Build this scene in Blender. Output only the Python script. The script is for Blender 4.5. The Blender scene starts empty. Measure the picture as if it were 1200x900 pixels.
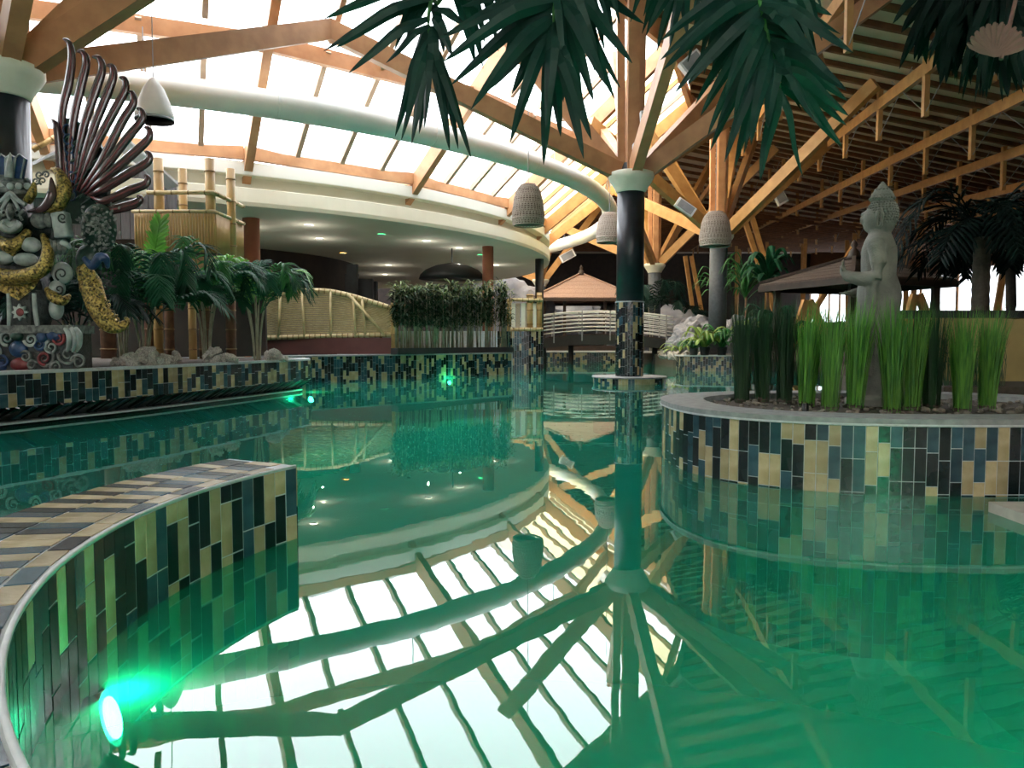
import bpy, bmesh, math, random
from math import sin, cos, pi, radians as R, atan2, sqrt, hypot
from mathutils import Vector, Matrix, Euler, noise

random.seed(7)
scene = bpy.context.scene
COL = scene.collection

# ------------------------------------------------------------------ camera
F = 867.0                       # focal length in pixels of the 1200x900 frame
TP = 50.0 / F
PITCH = math.atan(TP)           # the lens looks a little down; horizon at y = 400
cam_d = bpy.data.cameras.new('camera')
cam_d.sensor_width = 36.0
cam_d.lens = 36.0 * F / 1200.0
cam_d.clip_start = 0.05
cam_d.clip_end = 400
cam = bpy.data.objects.new('camera', cam_d)
cam.location = (0, 0, 1.0)
cam.rotation_euler = (pi / 2 - PITCH, 0, 0)
COL.objects.link(cam)
scene.camera = cam

# ------------------------------------------------------------------ sky, exposure
SKY = 11.0
world = bpy.data.worlds.new('overcast_sky')
scene.world = world
world.use_nodes = True
wn = world.node_tree.nodes
wn['Background'].inputs[0].default_value = (0.93, 0.965, 1.0, 1)
wn['Background'].inputs[1].default_value = SKY
scene.view_settings.view_transform = 'Standard'
scene.view_settings.look = 'None'
scene.view_settings.gamma = 1.0
scene.view_settings.use_curve_mapping = False
scene.view_settings.exposure = 0.0
cy = scene.cycles
cy.use_denoising = True
cy.max_bounces = 7
cy.diffuse_bounces = 4
cy.glossy_bounces = 4
cy.transparent_max_bounces = 16
cy.caustics_reflective = False
cy.caustics_refractive = False
cy.sample_clamp_indirect = 6.0

# ------------------------------------------------------------------ pixel <-> place helpers
def elev(y):
    q = (450 - y) / F
    return (q - TP) / (1 + q * TP)

def PX(x, y, Y):
    """point of the place seen at pixel x, y that stands Y metres ahead"""
    z = 1 + elev(y) * Y
    fw = Y * cos(PITCH) - (z - 1) * sin(PITCH)
    return Vector(((x - 600) / F * fw, Y, z))

def PZ(x, y, z):
    return PX(x, y, (z - 1) / elev(y))

# ------------------------------------------------------------------ materials
MATS = {}

def mat(name, c1, c2=None, scale=4.0, rough=0.6, bump=0.0, bscale=None, spec=0.5, metal=0.0,
        stretch=None, rand=0.0, detail=4.0, coat=0.0, translucent=0.0):
    if name in MATS:
        return MATS[name]
    m = bpy.data.materials.new(name)
    m.use_nodes = True
    nt = m.node_tree
    N, L = nt.nodes, nt.links
    b = N['Principled BSDF']
    b.inputs['Roughness'].default_value = rough
    b.inputs['Specular IOR Level'].default_value = spec
    b.inputs['Metallic'].default_value = metal
    b.inputs['Coat Weight'].default_value = coat
    tc = N.new('ShaderNodeTexCoord')
    mp = N.new('ShaderNodeMapping')
    L.new(tc.outputs['Object'], mp.inputs['Vector'])
    if stretch:
        mp.inputs['Scale'].default_value = stretch
    ns = N.new('ShaderNodeTexNoise')
    ns.inputs['Scale'].default_value = scale
    ns.inputs['Detail'].default_value = detail
    L.new(mp.outputs[0], ns.inputs['Vector'])
    c2 = c2 or tuple(v * 0.7 for v in c1)
    mx = N.new('ShaderNodeMix')
    mx.data_type = 'RGBA'
    mx.inputs['A'].default_value = (*c1, 1)
    mx.inputs['B'].default_value = (*c2, 1)
    rp = N.new('ShaderNodeMapRange')
    rp.inputs[1].default_value = 0.35
    rp.inputs[2].default_value = 0.65
    L.new(ns.outputs['Fac'], rp.inputs[0])
    L.new(rp.outputs[0], mx.inputs['Factor'])
    out = mx.outputs['Result']
    if rand > 0:
        oi = N.new('ShaderNodeObjectInfo')
        hs = N.new('ShaderNodeHueSaturation')
        mr = N.new('ShaderNodeMapRange')
        mr.inputs[3].default_value = 1 - rand
        mr.inputs[4].default_value = 1 + rand
        L.new(oi.outputs['Random'], mr.inputs[0])
        L.new(mr.outputs[0], hs.inputs['Value'])
        L.new(out, hs.inputs['Color'])
        out = hs.outputs['Color']
    L.new(out, b.inputs['Base Color'])
    if bump > 0:
        bp = N.new('ShaderNodeBump')
        bp.inputs['Strength'].default_value = bump
        bp.inputs['Distance'].default_value = 0.02
        if bscale:
            n2 = N.new('ShaderNodeTexNoise')
            n2.inputs['Scale'].default_value = bscale
            n2.inputs['Detail'].default_value = 5
            L.new(mp.outputs[0], n2.inputs['Vector'])
            L.new(n2.outputs['Fac'], bp.inputs['Height'])
        else:
            L.new(ns.outputs['Fac'], bp.inputs['Height'])
        L.new(bp.outputs[0], b.inputs['Normal'])
    if translucent > 0:
        tr = N.new('ShaderNodeBsdfTranslucent')
        L.new(out, tr.inputs['Color'])
        ms = N.new('ShaderNodeMixShader')
        ms.inputs[0].default_value = translucent
        L.new(b.outputs[0], ms.inputs[1])
        L.new(tr.outputs[0], ms.inputs[2])
        L.new(ms.outputs[0], N['Material Output'].inputs['Surface'])
    MATS[name] = m
    return m

def emit(name, c, s):
    m = bpy.data.materials.new(name)
    m.use_nodes = True
    b = m.node_tree.nodes['Principled BSDF']
    b.inputs['Base Color'].default_value = (*c, 1)
    b.inputs['Emission Color'].default_value = (*c, 1)
    b.inputs['Emission Strength'].default_value = s
    MATS[name] = m
    return m

def pane_mat(name, tint, diff, w):
    """milky polycarbonate: lets light through, partly scattered"""
    m = bpy.data.materials.new(name)
    m.use_nodes = True
    nt = m.node_tree
    N, L = nt.nodes, nt.links
    N.remove(N['Principled BSDF'])
    tr = N.new('ShaderNodeBsdfTransparent')
    tr.inputs[0].default_value = (*tint, 1)
    tl = N.new('ShaderNodeBsdfTranslucent')
    tl.inputs[0].default_value = (*diff, 1)
    ms = N.new('ShaderNodeMixShader')
    ms.inputs[0].default_value = w
    L.new(tr.outputs[0], ms.inputs[1])
    L.new(tl.outputs[0], ms.inputs[2])
    L.new(ms.outputs[0], N['Material Output'].inputs['Surface'])
    MATS[name] = m
    return m

def water_mat():
    m = bpy.data.materials.new('pool_water')
    m.use_nodes = True
    nt = m.node_tree
    N, L = nt.nodes, nt.links
    N.remove(N['Principled BSDF'])
    tc = N.new('ShaderNodeTexCoord')
    n1 = N.new('ShaderNodeTexNoise')
    n1.inputs['Scale'].default_value = 3.2
    n1.inputs['Detail'].default_value = 2.0
    L.new(tc.outputs['Object'], n1.inputs['Vector'])
    bp = N.new('ShaderNodeBump')
    bp.inputs['Strength'].default_value = 0.016
    bp.inputs['Distance'].default_value = 0.03
    L.new(n1.outputs['Fac'], bp.inputs['Height'])
    fr = N.new('ShaderNodeFresnel')
    fr.inputs['IOR'].default_value = 1.45
    L.new(bp.outputs[0], fr.inputs['Normal'])
    gl = N.new('ShaderNodeBsdfGlossy')
    gl.inputs['Color'].default_value = (0.93, 1.0, 0.97, 1)
    gl.inputs['Roughness'].default_value = 0.0
    L.new(bp.outputs[0], gl.inputs['Normal'])
    tp = N.new('ShaderNodeBsdfTransparent')
    tp.inputs[0].default_value = (0.16, 0.67, 0.58, 1)
    df = N.new('ShaderNodeBsdfDiffuse')
    df.inputs['Color'].default_value = (0.022, 0.34, 0.28, 1)
    tl = N.new('ShaderNodeBsdfTranslucent')
    tl.inputs['Color'].default_value = (0.03, 0.62, 0.42, 1)
    ad = N.new('ShaderNodeMixShader')
    ad.inputs[0].default_value = 0.4
    L.new(df.outputs[0], ad.inputs[1])
    L.new(tl.outputs[0], ad.inputs[2])
    body = N.new('ShaderNodeMixShader')
    body.inputs[0].default_value = 0.46
    L.new(tp.outputs[0], body.inputs[1])
    L.new(ad.outputs[0], body.inputs[2])
    ms = N.new('ShaderNodeMixShader')
    L.new(fr.outputs[0], ms.inputs[0])
    L.new(body.outputs[0], ms.inputs[1])
    L.new(gl.outputs[0], ms.inputs[2])
    L.new(ms.outputs[0], N['Material Output'].inputs['Surface'])
    MATS['water'] = m
    return m

WOOD_S = (0.6, 0.6, 0.6)
mat('timber', (0.50, 0.26, 0.12), (0.40, 0.19, 0.085), 3.0, 0.55, rand=0.12)
mat('timber_gold', (0.55, 0.30, 0.11), (0.44, 0.22, 0.07), 3.0, 0.55, rand=0.12)
mat('timber_dark', (0.20, 0.085, 0.035), (0.13, 0.055, 0.022), 3.0, 0.6, rand=0.15)
mat('plywood', (0.74, 0.66, 0.52), (0.66, 0.58, 0.44), 2.0, 0.7)
mat('mullion', (0.48, 0.33, 0.22), (0.40, 0.27, 0.18), 4.0, 0.6)
mat('column_navy', (0.012, 0.014, 0.02), (0.02, 0.022, 0.03), 6, 0.35, 0.05)
mat('column_slate', (0.07, 0.08, 0.10), (0.05, 0.06, 0.075), 10, 0.6, 0.2, 60)
mat('capital', (0.78, 0.78, 0.66), (0.72, 0.72, 0.60), 5, 0.5)
mat('plaster', (0.74, 0.70, 0.56), (0.70, 0.66, 0.52), 1.2, 0.7)
mat('plaster_white', (0.80, 0.79, 0.72), (0.76, 0.75, 0.68), 1.2, 0.7)
mat('soffit', (0.80, 0.78, 0.68), (0.76, 0.74, 0.64), 1.0, 0.8)
mat('duct', (0.78, 0.82, 0.80), (0.72, 0.77, 0.75), 2.0, 0.45)
mat('steel', (0.40, 0.41, 0.43), (0.32, 0.33, 0.35), 8, 0.45, metal=0.6)
mat('white_paint', (0.80, 0.81, 0.83), (0.72, 0.73, 0.76), 5, 0.4)
mat('grey_paint', (0.30, 0.31, 0.33), (0.24, 0.25, 0.27), 5, 0.45)
mat('black', (0.012, 0.012, 0.014), (0.02, 0.02, 0.022), 5, 0.6)
mat('dark_wall', (0.035, 0.022, 0.016), (0.02, 0.013, 0.01), 2, 0.8)
mat('dark_stain', (0.045, 0.025, 0.016), (0.03, 0.016, 0.010), 4, 0.6)
mat('terracotta', (0.42, 0.15, 0.085), (0.36, 0.12, 0.07), 3, 0.7, 0.05)
mat('oxblood', (0.12, 0.035, 0.03), (0.09, 0.025, 0.022), 3, 0.6)
mat('grout', (0.58, 0.60, 0.62), (0.48, 0.50, 0.52), 20, 0.8)
mat('tile_cream', (0.50, 0.40, 0.25), (0.36, 0.28, 0.15), 9, 0.26, 0.15, 30, rand=0.22, coat=0.15)
mat('tile_black', (0.006, 0.008, 0.012), (0.014, 0.018, 0.022), 12, 0.22, 0.12, 30, rand=0.3, coat=0.15)
mat('tile_blue', (0.018, 0.05, 0.075), (0.035, 0.085, 0.11), 10, 0.24, 0.12, 30, rand=0.3, coat=0.15)
mat('coping', (0.30, 0.31, 0.31), (0.20, 0.21, 0.215), 14, 0.55, 0.1, 60)
mat('coping_line', (0.62, 0.64, 0.66), (0.5, 0.52, 0.55), 20, 0.5)
mat('deck_stone', (0.52, 0.47, 0.42), (0.42, 0.38, 0.34), 8, 0.6)
mat('soil', (0.06, 0.045, 0.035), (0.09, 0.07, 0.055), 20, 0.9, 0.5, 40)
mat('pebble', (0.30, 0.25, 0.20), (0.20, 0.17, 0.14), 10, 0.7, rand=0.35)
mat('rock_pale', (0.66, 0.61, 0.55), (0.30, 0.27, 0.24), 5, 0.85, 0.5, 20, rand=0.15)
mat('rock_blue', (0.34, 0.35, 0.41), (0.19, 0.20, 0.25), 2.2, 0.85, 0.6, 7)
mat('statue_stone', (0.23, 0.225, 0.20), (0.13, 0.13, 0.115), 5, 0.85, 0.35, 70)
mat('carved_dark', (0.045, 0.048, 0.05), (0.015, 0.016, 0.018), 18, 0.5, 0.6, 45)
mat('carved_grey', (0.22, 0.23, 0.22), (0.06, 0.066, 0.066), 16, 0.6, 0.4, 50)
mat('carved_white', (0.40, 0.43, 0.42), (0.22, 0.25, 0.245), 9, 0.45, 0.15, 40)
mat('carved_gold', (0.55, 0.38, 0.10), (0.035, 0.025, 0.012), 34, 0.3, 0.8, 40, metal=0.55)
mat('carved_blue', (0.02, 0.06, 0.17), (0.01, 0.03, 0.09), 14, 0.35, 0.3, 40)
mat('carved_red', (0.22, 0.03, 0.035), (0.13, 0.015, 0.02), 12, 0.4, 0.3, 40)
mat('carved_green', (0.015, 0.05, 0.035), (0.008, 0.025, 0.02), 12, 0.45, 0.3, 40)
mat('feather', (0.085, 0.035, 0.038), (0.05, 0.018, 0.022), 6, 0.25, 0.1, coat=0.4)
mat('floor_beige', (0.42, 0.36, 0.28), (0.36, 0.30, 0.23), 2, 0.5)
mat('bamboo', (0.56, 0.38, 0.15), (0.42, 0.26, 0.09), 5, 0.45, stretch=(1, 1, 0.3))
mat('bamboo_pale', (0.62, 0.50, 0.28), (0.50, 0.38, 0.18), 7, 0.5)
mat('bamboo_node', (0.28, 0.17, 0.06), (0.2, 0.12, 0.05), 8, 0.6)
mat('weave', (0.50, 0.42, 0.30), (0.30, 0.24, 0.17), 60, 0.7, 0.5, 90, stretch=(1, 1, 2))
mat('wicker', (0.52, 0.43, 0.36), (0.38, 0.30, 0.25), 40, 0.7)
mat('thatch', (0.40, 0.26, 0.21), (0.24, 0.15, 0.12), 26, 0.9, 0.7, 60)
mat('thatch_dark', (0.11, 0.075, 0.055), (0.07, 0.045, 0.035), 26, 0.9, 0.7, 60)
mat('slate_board', (0.14, 0.13, 0.14), (0.09, 0.085, 0.09), 6, 0.7, stretch=(6, 6, 0.5))
mat('metal_roof', (0.55, 0.56, 0.60), (0.45, 0.46, 0.5), 3, 0.4)
mat('ochre_wall', (0.42, 0.31, 0.13), (0.34, 0.25, 0.10), 3, 0.8)
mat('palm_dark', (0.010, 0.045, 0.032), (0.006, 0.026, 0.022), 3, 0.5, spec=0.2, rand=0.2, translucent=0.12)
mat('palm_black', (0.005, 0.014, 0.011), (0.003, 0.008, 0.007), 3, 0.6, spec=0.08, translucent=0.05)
mat('palm_mid', (0.022, 0.11, 0.05), (0.010, 0.055, 0.03), 4, 0.55, spec=0.15, rand=0.3, translucent=0.15)
mat('palm_bright', (0.16, 0.40, 0.05), (0.09, 0.28, 0.035), 4, 0.4, translucent=0.3)
mat('leaf_yellow', (0.26, 0.36, 0.07), (0.16, 0.27, 0.05), 4, 0.45, rand=0.2, translucent=0.25)
mat('leaf_mid', (0.05, 0.20, 0.05), (0.03, 0.11, 0.035), 4, 0.5, spec=0.25, rand=0.25, translucent=0.2)
mat('leaf_hedge', (0.035, 0.075, 0.028), (0.014, 0.036, 0.016), 5, 0.6, spec=0.15, rand=0.2, translucent=0.15)
mat('leaf_tip', (0.22, 0.27, 0.08), (0.12, 0.18, 0.06), 5, 0.5, translucent=0.25)
mat('reed', (0.16, 0.40, 0.05), (0.045, 0.17, 0.03), 5, 0.45, rand=0.25, translucent=0.25, stretch=(9, 9, 1))  # lamplight on the bright clumps is put into this lime colour
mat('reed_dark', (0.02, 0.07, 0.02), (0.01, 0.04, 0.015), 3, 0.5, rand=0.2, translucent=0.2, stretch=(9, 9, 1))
mat('stem', (0.36, 0.34, 0.24), (0.24, 0.22, 0.14), 8, 0.6)
mat('trunk', (0.085, 0.07, 0.055), (0.05, 0.04, 0.032), 12, 0.85, 0.5, 30)
mat('trunk_brown', (0.20, 0.10, 0.055), (0.13, 0.065, 0.04), 10, 0.8)
mat('dry_flower', (0.15, 0.075, 0.062), (0.10, 0.05, 0.042), 9, 0.8)
mat('pool_tile', (0.50, 0.86, 0.74), (0.42, 0.78, 0.66), 2, 0.6)
mat('lamp_white', (0.78, 0.77, 0.76), (0.72, 0.71, 0.70), 4, 0.5)
mat('pot', (0.16, 0.10, 0.075), (0.11, 0.07, 0.05), 6, 0.7)
emit('downlight', (1.0, 0.97, 0.86), 14)
emit('downlight_warm', (1.0, 0.62, 0.2), 9)
emit('exit_green', (0.1, 0.9, 0.4), 5)
emit('pool_glow', (0.35, 1.0, 0.75), 30)
pane_mat('pane_clear', (0.94, 0.95, 0.97), (0.9, 0.93, 0.97), 0.35)
pane_mat('pane_warm', (0.62, 0.52, 0.30), (0.98, 0.82, 0.50), 0.7)
pane_mat('pane_window', (0.5, 0.52, 0.55), (0.8, 0.85, 0.9), 0.3)
water_mat()

# ------------------------------------------------------------------ mesh helpers
Z = Vector((0, 0, 1))

def V(*a):
    return Vector(a)

def frame(d, up=Z):
    d = Vector(d).normalized()
    s = d.cross(up)
    if s.length < 1e-4:
        s = d.cross(Vector((1, 0, 0)))
    s.normalize()
    return d, s, s.cross(d)

class MB:
    def __init__(self):
        self.v, self.f, self.m = [], [], []
        self.cur = 0

    def add(self, vs, fs):
        o = len(self.v)
        self.v += [tuple(a) for a in vs]
        self.f += [tuple(i + o for i in a) for a in fs]
        self.m += [self.cur] * len(fs)
        return self

    def box(self, c, sx, sy, sz, ax=(1, 0, 0), ay=(0, 1, 0), az=(0, 0, 1)):
        c, ax, ay, az = Vector(c), Vector(ax) * sx / 2, Vector(ay) * sy / 2, Vector(az) * sz / 2
        vs = [c + i * ax + j * ay + k * az for k in (-1, 1) for j in (-1, 1) for i in (-1, 1)]
        return self.add(vs, [(0, 2, 3, 1), (4, 5, 7, 6), (0, 1, 5, 4), (2, 6, 7, 3), (0, 4, 6, 2), (1, 3, 7, 5)])

    def span(self, x0, x1, y0, y1, z0, z1):
        return self.box(((x0 + x1) / 2, (y0 + y1) / 2, (z0 + z1) / 2), x1 - x0, y1 - y0, z1 - z0)

    def beam(self, p0, p1, w, h, up=Z):
        p0, p1 = Vector(p0), Vector(p1)
        d, s, u = frame(p1 - p0, up)
        return self.box((p0 + p1) / 2, (p1 - p0).length, w, h, d, s, u)

    def tube(self, pts, rad, seg=8, cap=True, flat=1.0, up=Z):
        pts = [Vector(p) for p in pts]
        n = len(pts)
        if not isinstance(rad, (list, tuple)):
            rad = [rad] * n
        vs, fs = [], []
        for i, p in enumerate(pts):
            d = pts[min(i + 1, n - 1)] - pts[max(i - 1, 0)]
            d, s, u = frame(d, up)
            for k in range(seg):
                a = 2 * pi * k / seg
                vs.append(p + s * cos(a) * rad[i] + u * sin(a) * rad[i] * flat)
        for i in range(n - 1):
            for k in range(seg):
                k2 = (k + 1) % seg
                fs.append((i * seg + k, i * seg + k2, (i + 1) * seg + k2, (i + 1) * seg + k))
        if cap:
            fs.append(tuple(range(seg - 1, -1, -1)))
            fs.append(tuple((n - 1) * seg + k for k in range(seg)))
        return self.add(vs, fs)

    def lathe(self, prof, seg=24, c=(0, 0, 0), sx=1.0, sy=1.0, a0=0.0, a1=2 * pi, rz=0.0):
        c = Vector(c)
        full = abs(a1 - a0 - 2 * pi) < 1e-6
        ns = seg if full else seg + 1
        vs, fs = [], []
        for r, z in prof:
            for k in range(ns):
                a = a0 + (a1 - a0) * k / seg
                x, y = r * cos(a) * sx, r * sin(a) * sy
                vs.append(c + Vector((x * cos(rz) - y * sin(rz), x * sin(rz) + y * cos(rz), z)))
        for i in range(len(prof) - 1):
            for k in range(seg):
                k2 = (k + 1) % ns if full else k + 1
                fs.append((i * ns + k, i * ns + k2, (i + 1) * ns + k2, (i + 1) * ns + k))
        if full:
            if prof[0][0] > 1e-5:
                fs.append(tuple(range(ns - 1, -1, -1)))
            if prof[-1][0] > 1e-5:
                fs.append(tuple((len(prof) - 1) * ns + k for k in range(ns)))
        return self.add(vs, fs)

    def ell(self, c, r, rot=(0, 0, 0), seg=14, rings=9):
        c = Vector(c)
        M = Euler(rot).to_matrix()
        if not isinstance(r, (tuple, list)):
            r = (r, r, r)
        vs, fs = [], []
        for i in range(rings + 1):
            t = -pi / 2 + pi * i / rings
            for k in range(seg):
                a = 2 * pi * k / seg
                vs.append(c + M @ Vector((r[0] * cos(t) * cos(a), r[1] * cos(t) * sin(a), r[2] * sin(t))))
        for i in range(rings):
            for k in range(seg):
                k2 = (k + 1) % seg
                fs.append((i * seg + k, i * seg + k2, (i + 1) * seg + k2, (i + 1) * seg + k))
        return self.add(vs, fs)

    def loft(self, rings, cap=True):
        """rings: lists of points, all of one length"""
        n = len(rings[0])
        vs = [p for r in rings for p in r]
        fs = []
        for i in range(len(rings) - 1):
            for k in range(n):
                k2 = (k + 1) % n
                fs.append((i * n + k, i * n + k2, (i + 1) * n + k2, (i + 1) * n + k))
        if cap:
            fs.append(tuple(range(n - 1, -1, -1)))
            fs.append(tuple((len(rings) - 1) * n + k for k in range(n)))
        return self.add(vs, fs)

    def blade(self, pts, w, side, fold=0.25, prof=None):
        """leaf blade along pts: two strips folded along the midrib"""
        pts = [Vector(p) for p in pts]
        n = len(pts)
        vs, fs = [], []
        for i, p in enumerate(pts):
            t = i / (n - 1)
            ww = w * (prof(t) if prof else sin(pi * min(1, 0.12 + 0.88 * t)) ** 0.7)
            d = (pts[min(i + 1, n - 1)] - pts[max(i - 1, 0)]).normalized()
            s = Vector(side)
            s = (s - d * s.dot(d))
            if s.length < 1e-5:
                s = d.cross(Z)
            s.normalize()
            nn = s.cross(d)
            vs += [p - s * ww / 2 + nn * ww * fold, p, p + s * ww / 2 + nn * ww * fold]
        for i in range(n - 1):
            a = i * 3
            fs += [(a, a + 1, a + 4, a + 3), (a + 1, a + 2, a + 5, a + 4)]
        return self.add(vs, fs)

    def poly(self, pts, z0, z1):
        """prism over a polygon of (x, y)"""
        n = len(pts)
        vs = [(x, y, z0) for x, y in pts] + [(x, y, z1) for x, y in pts]
        fs = [tuple(range(n - 1, -1, -1)), tuple(range(n, 2 * n))]
        fs += [(k, (k + 1) % n, n + (k + 1) % n, n + k) for k in range(n)]
        return self.add(vs, fs)

    def mesh(self, name, mats, smooth=False):
        me = bpy.data.meshes.new(name)
        me.from_pydata(self.v, [], self.f)
        if not isinstance(mats, (list, tuple)):
            mats = [mats]
        for m in mats:
            me.materials.append(MATS[m] if isinstance(m, str) else m)
        if len(mats) > 1:
            me.polygons.foreach_set('material_index', self.m)
        if smooth:
            me.polygons.foreach_set('use_smooth', [True] * len(me.polygons))
        me.update()
        return me

    def build(self, name, mats, parent=None, smooth=False):
        return link(name, self.mesh(name, mats, smooth), parent)

def world_of(o):
    M = Matrix.LocRotScale(o.location, o.rotation_euler, o.scale)
    if o.parent:
        return world_of(o.parent) @ o.matrix_parent_inverse @ M
    return M

def link(name, me, parent=None, matrix=None):
    o = bpy.data.objects.new(name, me)
    COL.objects.link(o)
    if matrix is not None:
        o.location, q, o.scale = matrix.decompose()
        o.rotation_euler = q.to_euler()
    if parent:
        o.parent = parent
        o.matrix_parent_inverse = world_of(parent).inverted()
    return o

def tag(o, label, cat=None, group=None, kind=None):
    o['label'] = label
    if cat:
        o['category'] = cat
    if group:
        o['group'] = group
    if kind:
        o['kind'] = kind
    return o

def thing(name, loc, label, cat, group=None, kind=None):
    o = bpy.data.objects.new(name, None)
    o.empty_display_size = 0.1
    COL.objects.link(o)
    o.location = loc
    return tag(o, label, cat, group, kind)

def dup(src, loc, rz=0.0, sc=1.0, label=None):
    """copy of a thing with copies of its parts and sub-parts"""
    def rec(o, parent):
        c = o.copy()
        COL.objects.link(c)
        if parent:
            c.parent = parent
        for ch in list(o.children):
            rec(ch, c)
        return c
    r = rec(src, None)
    r.location = loc
    r.rotation_euler = (0, 0, rz)
    r.scale = (sc, sc, sc)
    if label:
        r['label'] = label
    return r

def fuse(mb, vox, smooth_it=2):
    """joins overlapping closed shapes into one continuous skin"""
    o = bpy.data.objects.new('tmp', mb.mesh('tmp', 'black'))
    COL.objects.link(o)
    md = o.modifiers.new('r', 'REMESH')
    md.mode = 'VOXEL'
    md.voxel_size = vox
    if smooth_it:
        s = o.modifiers.new('s', 'SMOOTH')
        s.iterations = smooth_it
        s.factor = 0.5
    dg = bpy.context.evaluated_depsgraph_get()
    me = bpy.data.meshes.new_from_object(o.evaluated_get(dg))
    bpy.data.objects.remove(o)
    me.materials.clear()
    return me

def mesh_obj(name, me, m, parent=None, smooth=True):
    me.materials.append(MATS[m])
    me.polygons.foreach_set('use_smooth', [smooth] * len(me.polygons))
    return link(name, me, parent)

def smooth_path(pts, n=8):
    """Catmull-Rom through points"""
    pts = [Vector(p) for p in pts]
    out = []
    for i in range(len(pts) - 1):
        p0 = pts[max(i - 1, 0)]
        p1, p2 = pts[i], pts[i + 1]
        p3 = pts[min(i + 2, len(pts) - 1)]
        for k in range(n):
            t = k / n
            out.append(0.5 * ((2 * p1) + (p2 - p0) * t + (2 * p0 - 5 * p1 + 4 * p2 - p3) * t * t
                              + (3 * p1 - p0 - 3 * p2 + p3) * t ** 3))
    out.append(pts[-1])
    return out

def resample(pts, step):
    """points every step metres along a polyline, with the tangent there"""
    pts = [Vector(p) for p in pts]
    out, acc, need = [], 0.0, step / 2
    for a, b in zip(pts, pts[1:]):
        L = (b - a).length
        while need <= acc + L:
            t = (need - acc) / L
            out.append((a.lerp(b, t), (b - a).normalized()))
            need += step
        acc += L
    return out

# ------------------------------------------------------------------ tiled walls
TILE_MESH = {}
TILE_MATS = ['tile_cream', 'tile_black', 'tile_blue']

def tile_part(w, h, t, m):
    key = (round(w, 3), round(h, 3), t, m)
    if key not in TILE_MESH:
        TILE_MESH[key] = MB().box((0, 0, 0), w, t, h).mesh('tile', m)
    return TILE_MESH[key]

def tile_wall(path, sign, z_top, z_bot, w, h, parent, parts=True, gap=0.005, thick=0.014, rng=None, name='tile',
              weights=(0.40, 0.34, 0.26)):
    """upright tiles in staggered columns along a path; sign picks the side they face"""
    rng = rng or random.Random(3)
    mb = MB()
    last = None
    for i, (p, d) in enumerate(resample(path, w)):
        n = Vector((d.y, -d.x, 0)) * sign
        off = rng.choice((0.33, 0.5, 0.67, 1.0, 1.0, 0.8))
        z = z_top
        base = rng.choices((0, 1, 2), weights)[0]
        while z > z_bot + 0.012:
            hh = min(h * off, z - z_bot)
            off = 1.0
            k = base if rng.random() < 0.55 else rng.choices((0, 1, 2), weights)[0]
            if k == last == 0 and rng.random() < 0.6:
                k = rng.choice((1, 2))
            last = k
            hh = round(hh / 0.01) * 0.01
            if hh < 0.02:
                break
            c = Vector((p.x, p.y, z - hh / 2)) + n * (0.003 - thick / 2 + rng.uniform(0, 0.0015))
            if parts:
                M = Matrix((( d.x, n.x, 0, c.x), (d.y, n.y, 0, c.y), (0, 0, 1, c.z), (0, 0, 0, 1)))
                if M.determinant() < 0:
                    M = Matrix(((-d.x, n.x, 0, c.x), (-d.y, n.y, 0, c.y), (0, 0, 1, c.z), (0, 0, 0, 1)))
                link(name, tile_part(w - gap, hh - gap, thick, TILE_MATS[k]), parent, M)
            else:
                mb.cur = k
                mb.box(c, w - gap, thick, hh - gap, d, n, Z)
            z -= hh
    if not parts:
        o = mb.build(name, TILE_MATS, parent)
        o['kind'] = 'stuff'

def ribbon_wall(mb, path, sign, z0, z1, t):
    """a wall of thickness t behind a path"""
    path = [Vector(p) for p in path]
    n = len(path)
    inner = []
    for i, p in enumerate(path):
        d = (path[min(i + 1, n - 1)] - path[max(i - 1, 0)]).normalized()
        inner.append(p - Vector((d.y, -d.x, 0)) * sign * t)
    vs = []
    for z in (z0, z1):
        vs += [(p.x, p.y, z) for p in path] + [(p.x, p.y, z) for p in inner]
    fs = []
    for i in range(n - 1):
        a, b, c, d = i, i + 1, n + i, n + i + 1
        fs += [(a, b, 2 * n + b, 2 * n + a), (c, 2 * n + c, 2 * n + d, d),
               (2 * n + a, 2 * n + b, 2 * n + d, 2 * n + c), (a, c, d, b)]
    fs += [(0, 2 * n, 3 * n, n), (n - 1, 2 * n - 1, 4 * n - 1, 3 * n - 1)]
    mb.add(vs, fs)
    return inner

# ------------------------------------------------------------------ water, pool floor, ground
X0, X1, Y0, Y1 = -34.0, 40.0, -8.0, 100.0
tag(MB().add([(X0, Y0, 0), (X1, Y0, 0), (X1, Y1, 0), (X0, Y1, 0)], [(0, 1, 2, 3)]).build('water', 'water'),
    'still green pool water mirroring the roof', 'water', kind='structure')
tag(MB().span(X0, X1, Y0, Y1, -1.4, -1.2).build('floor_pool', 'pool_tile'),
    'pale aqua pool bottom under the green water', 'pool floor', kind='structure')
deck_pts = [(-8, -7.9), (9, -7.9), (9, 4.33), (2.80, 4.30), (2.76, 2.2), (2.72, -0.55), (-8, -0.55)]
tag(MB().poly(deck_pts, -1.2, 0.06).build('floor_deck', 'deck_stone'),
    'pale stone pool edge slab with its corner at the round planter', 'floor', kind='structure')
far_ground = [(6.6, 25.6), (9.2, 24.6), (12, 21.5), (7.2, 17), (5.4, 12.5), (5.2, 8.9), (39.9, 8.9), (39.9, 99.9),
              (-30, 99.9), (-30, 40), (1.2, 35.3), (5.6, 35.3), (6.3, 33), (6.1, 28)]
tag(MB().poly(far_ground, -1.2, 0.45).build('floor_garden', 'soil'),
    'dark garden ground behind the pool', 'ground', kind='structure')

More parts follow.
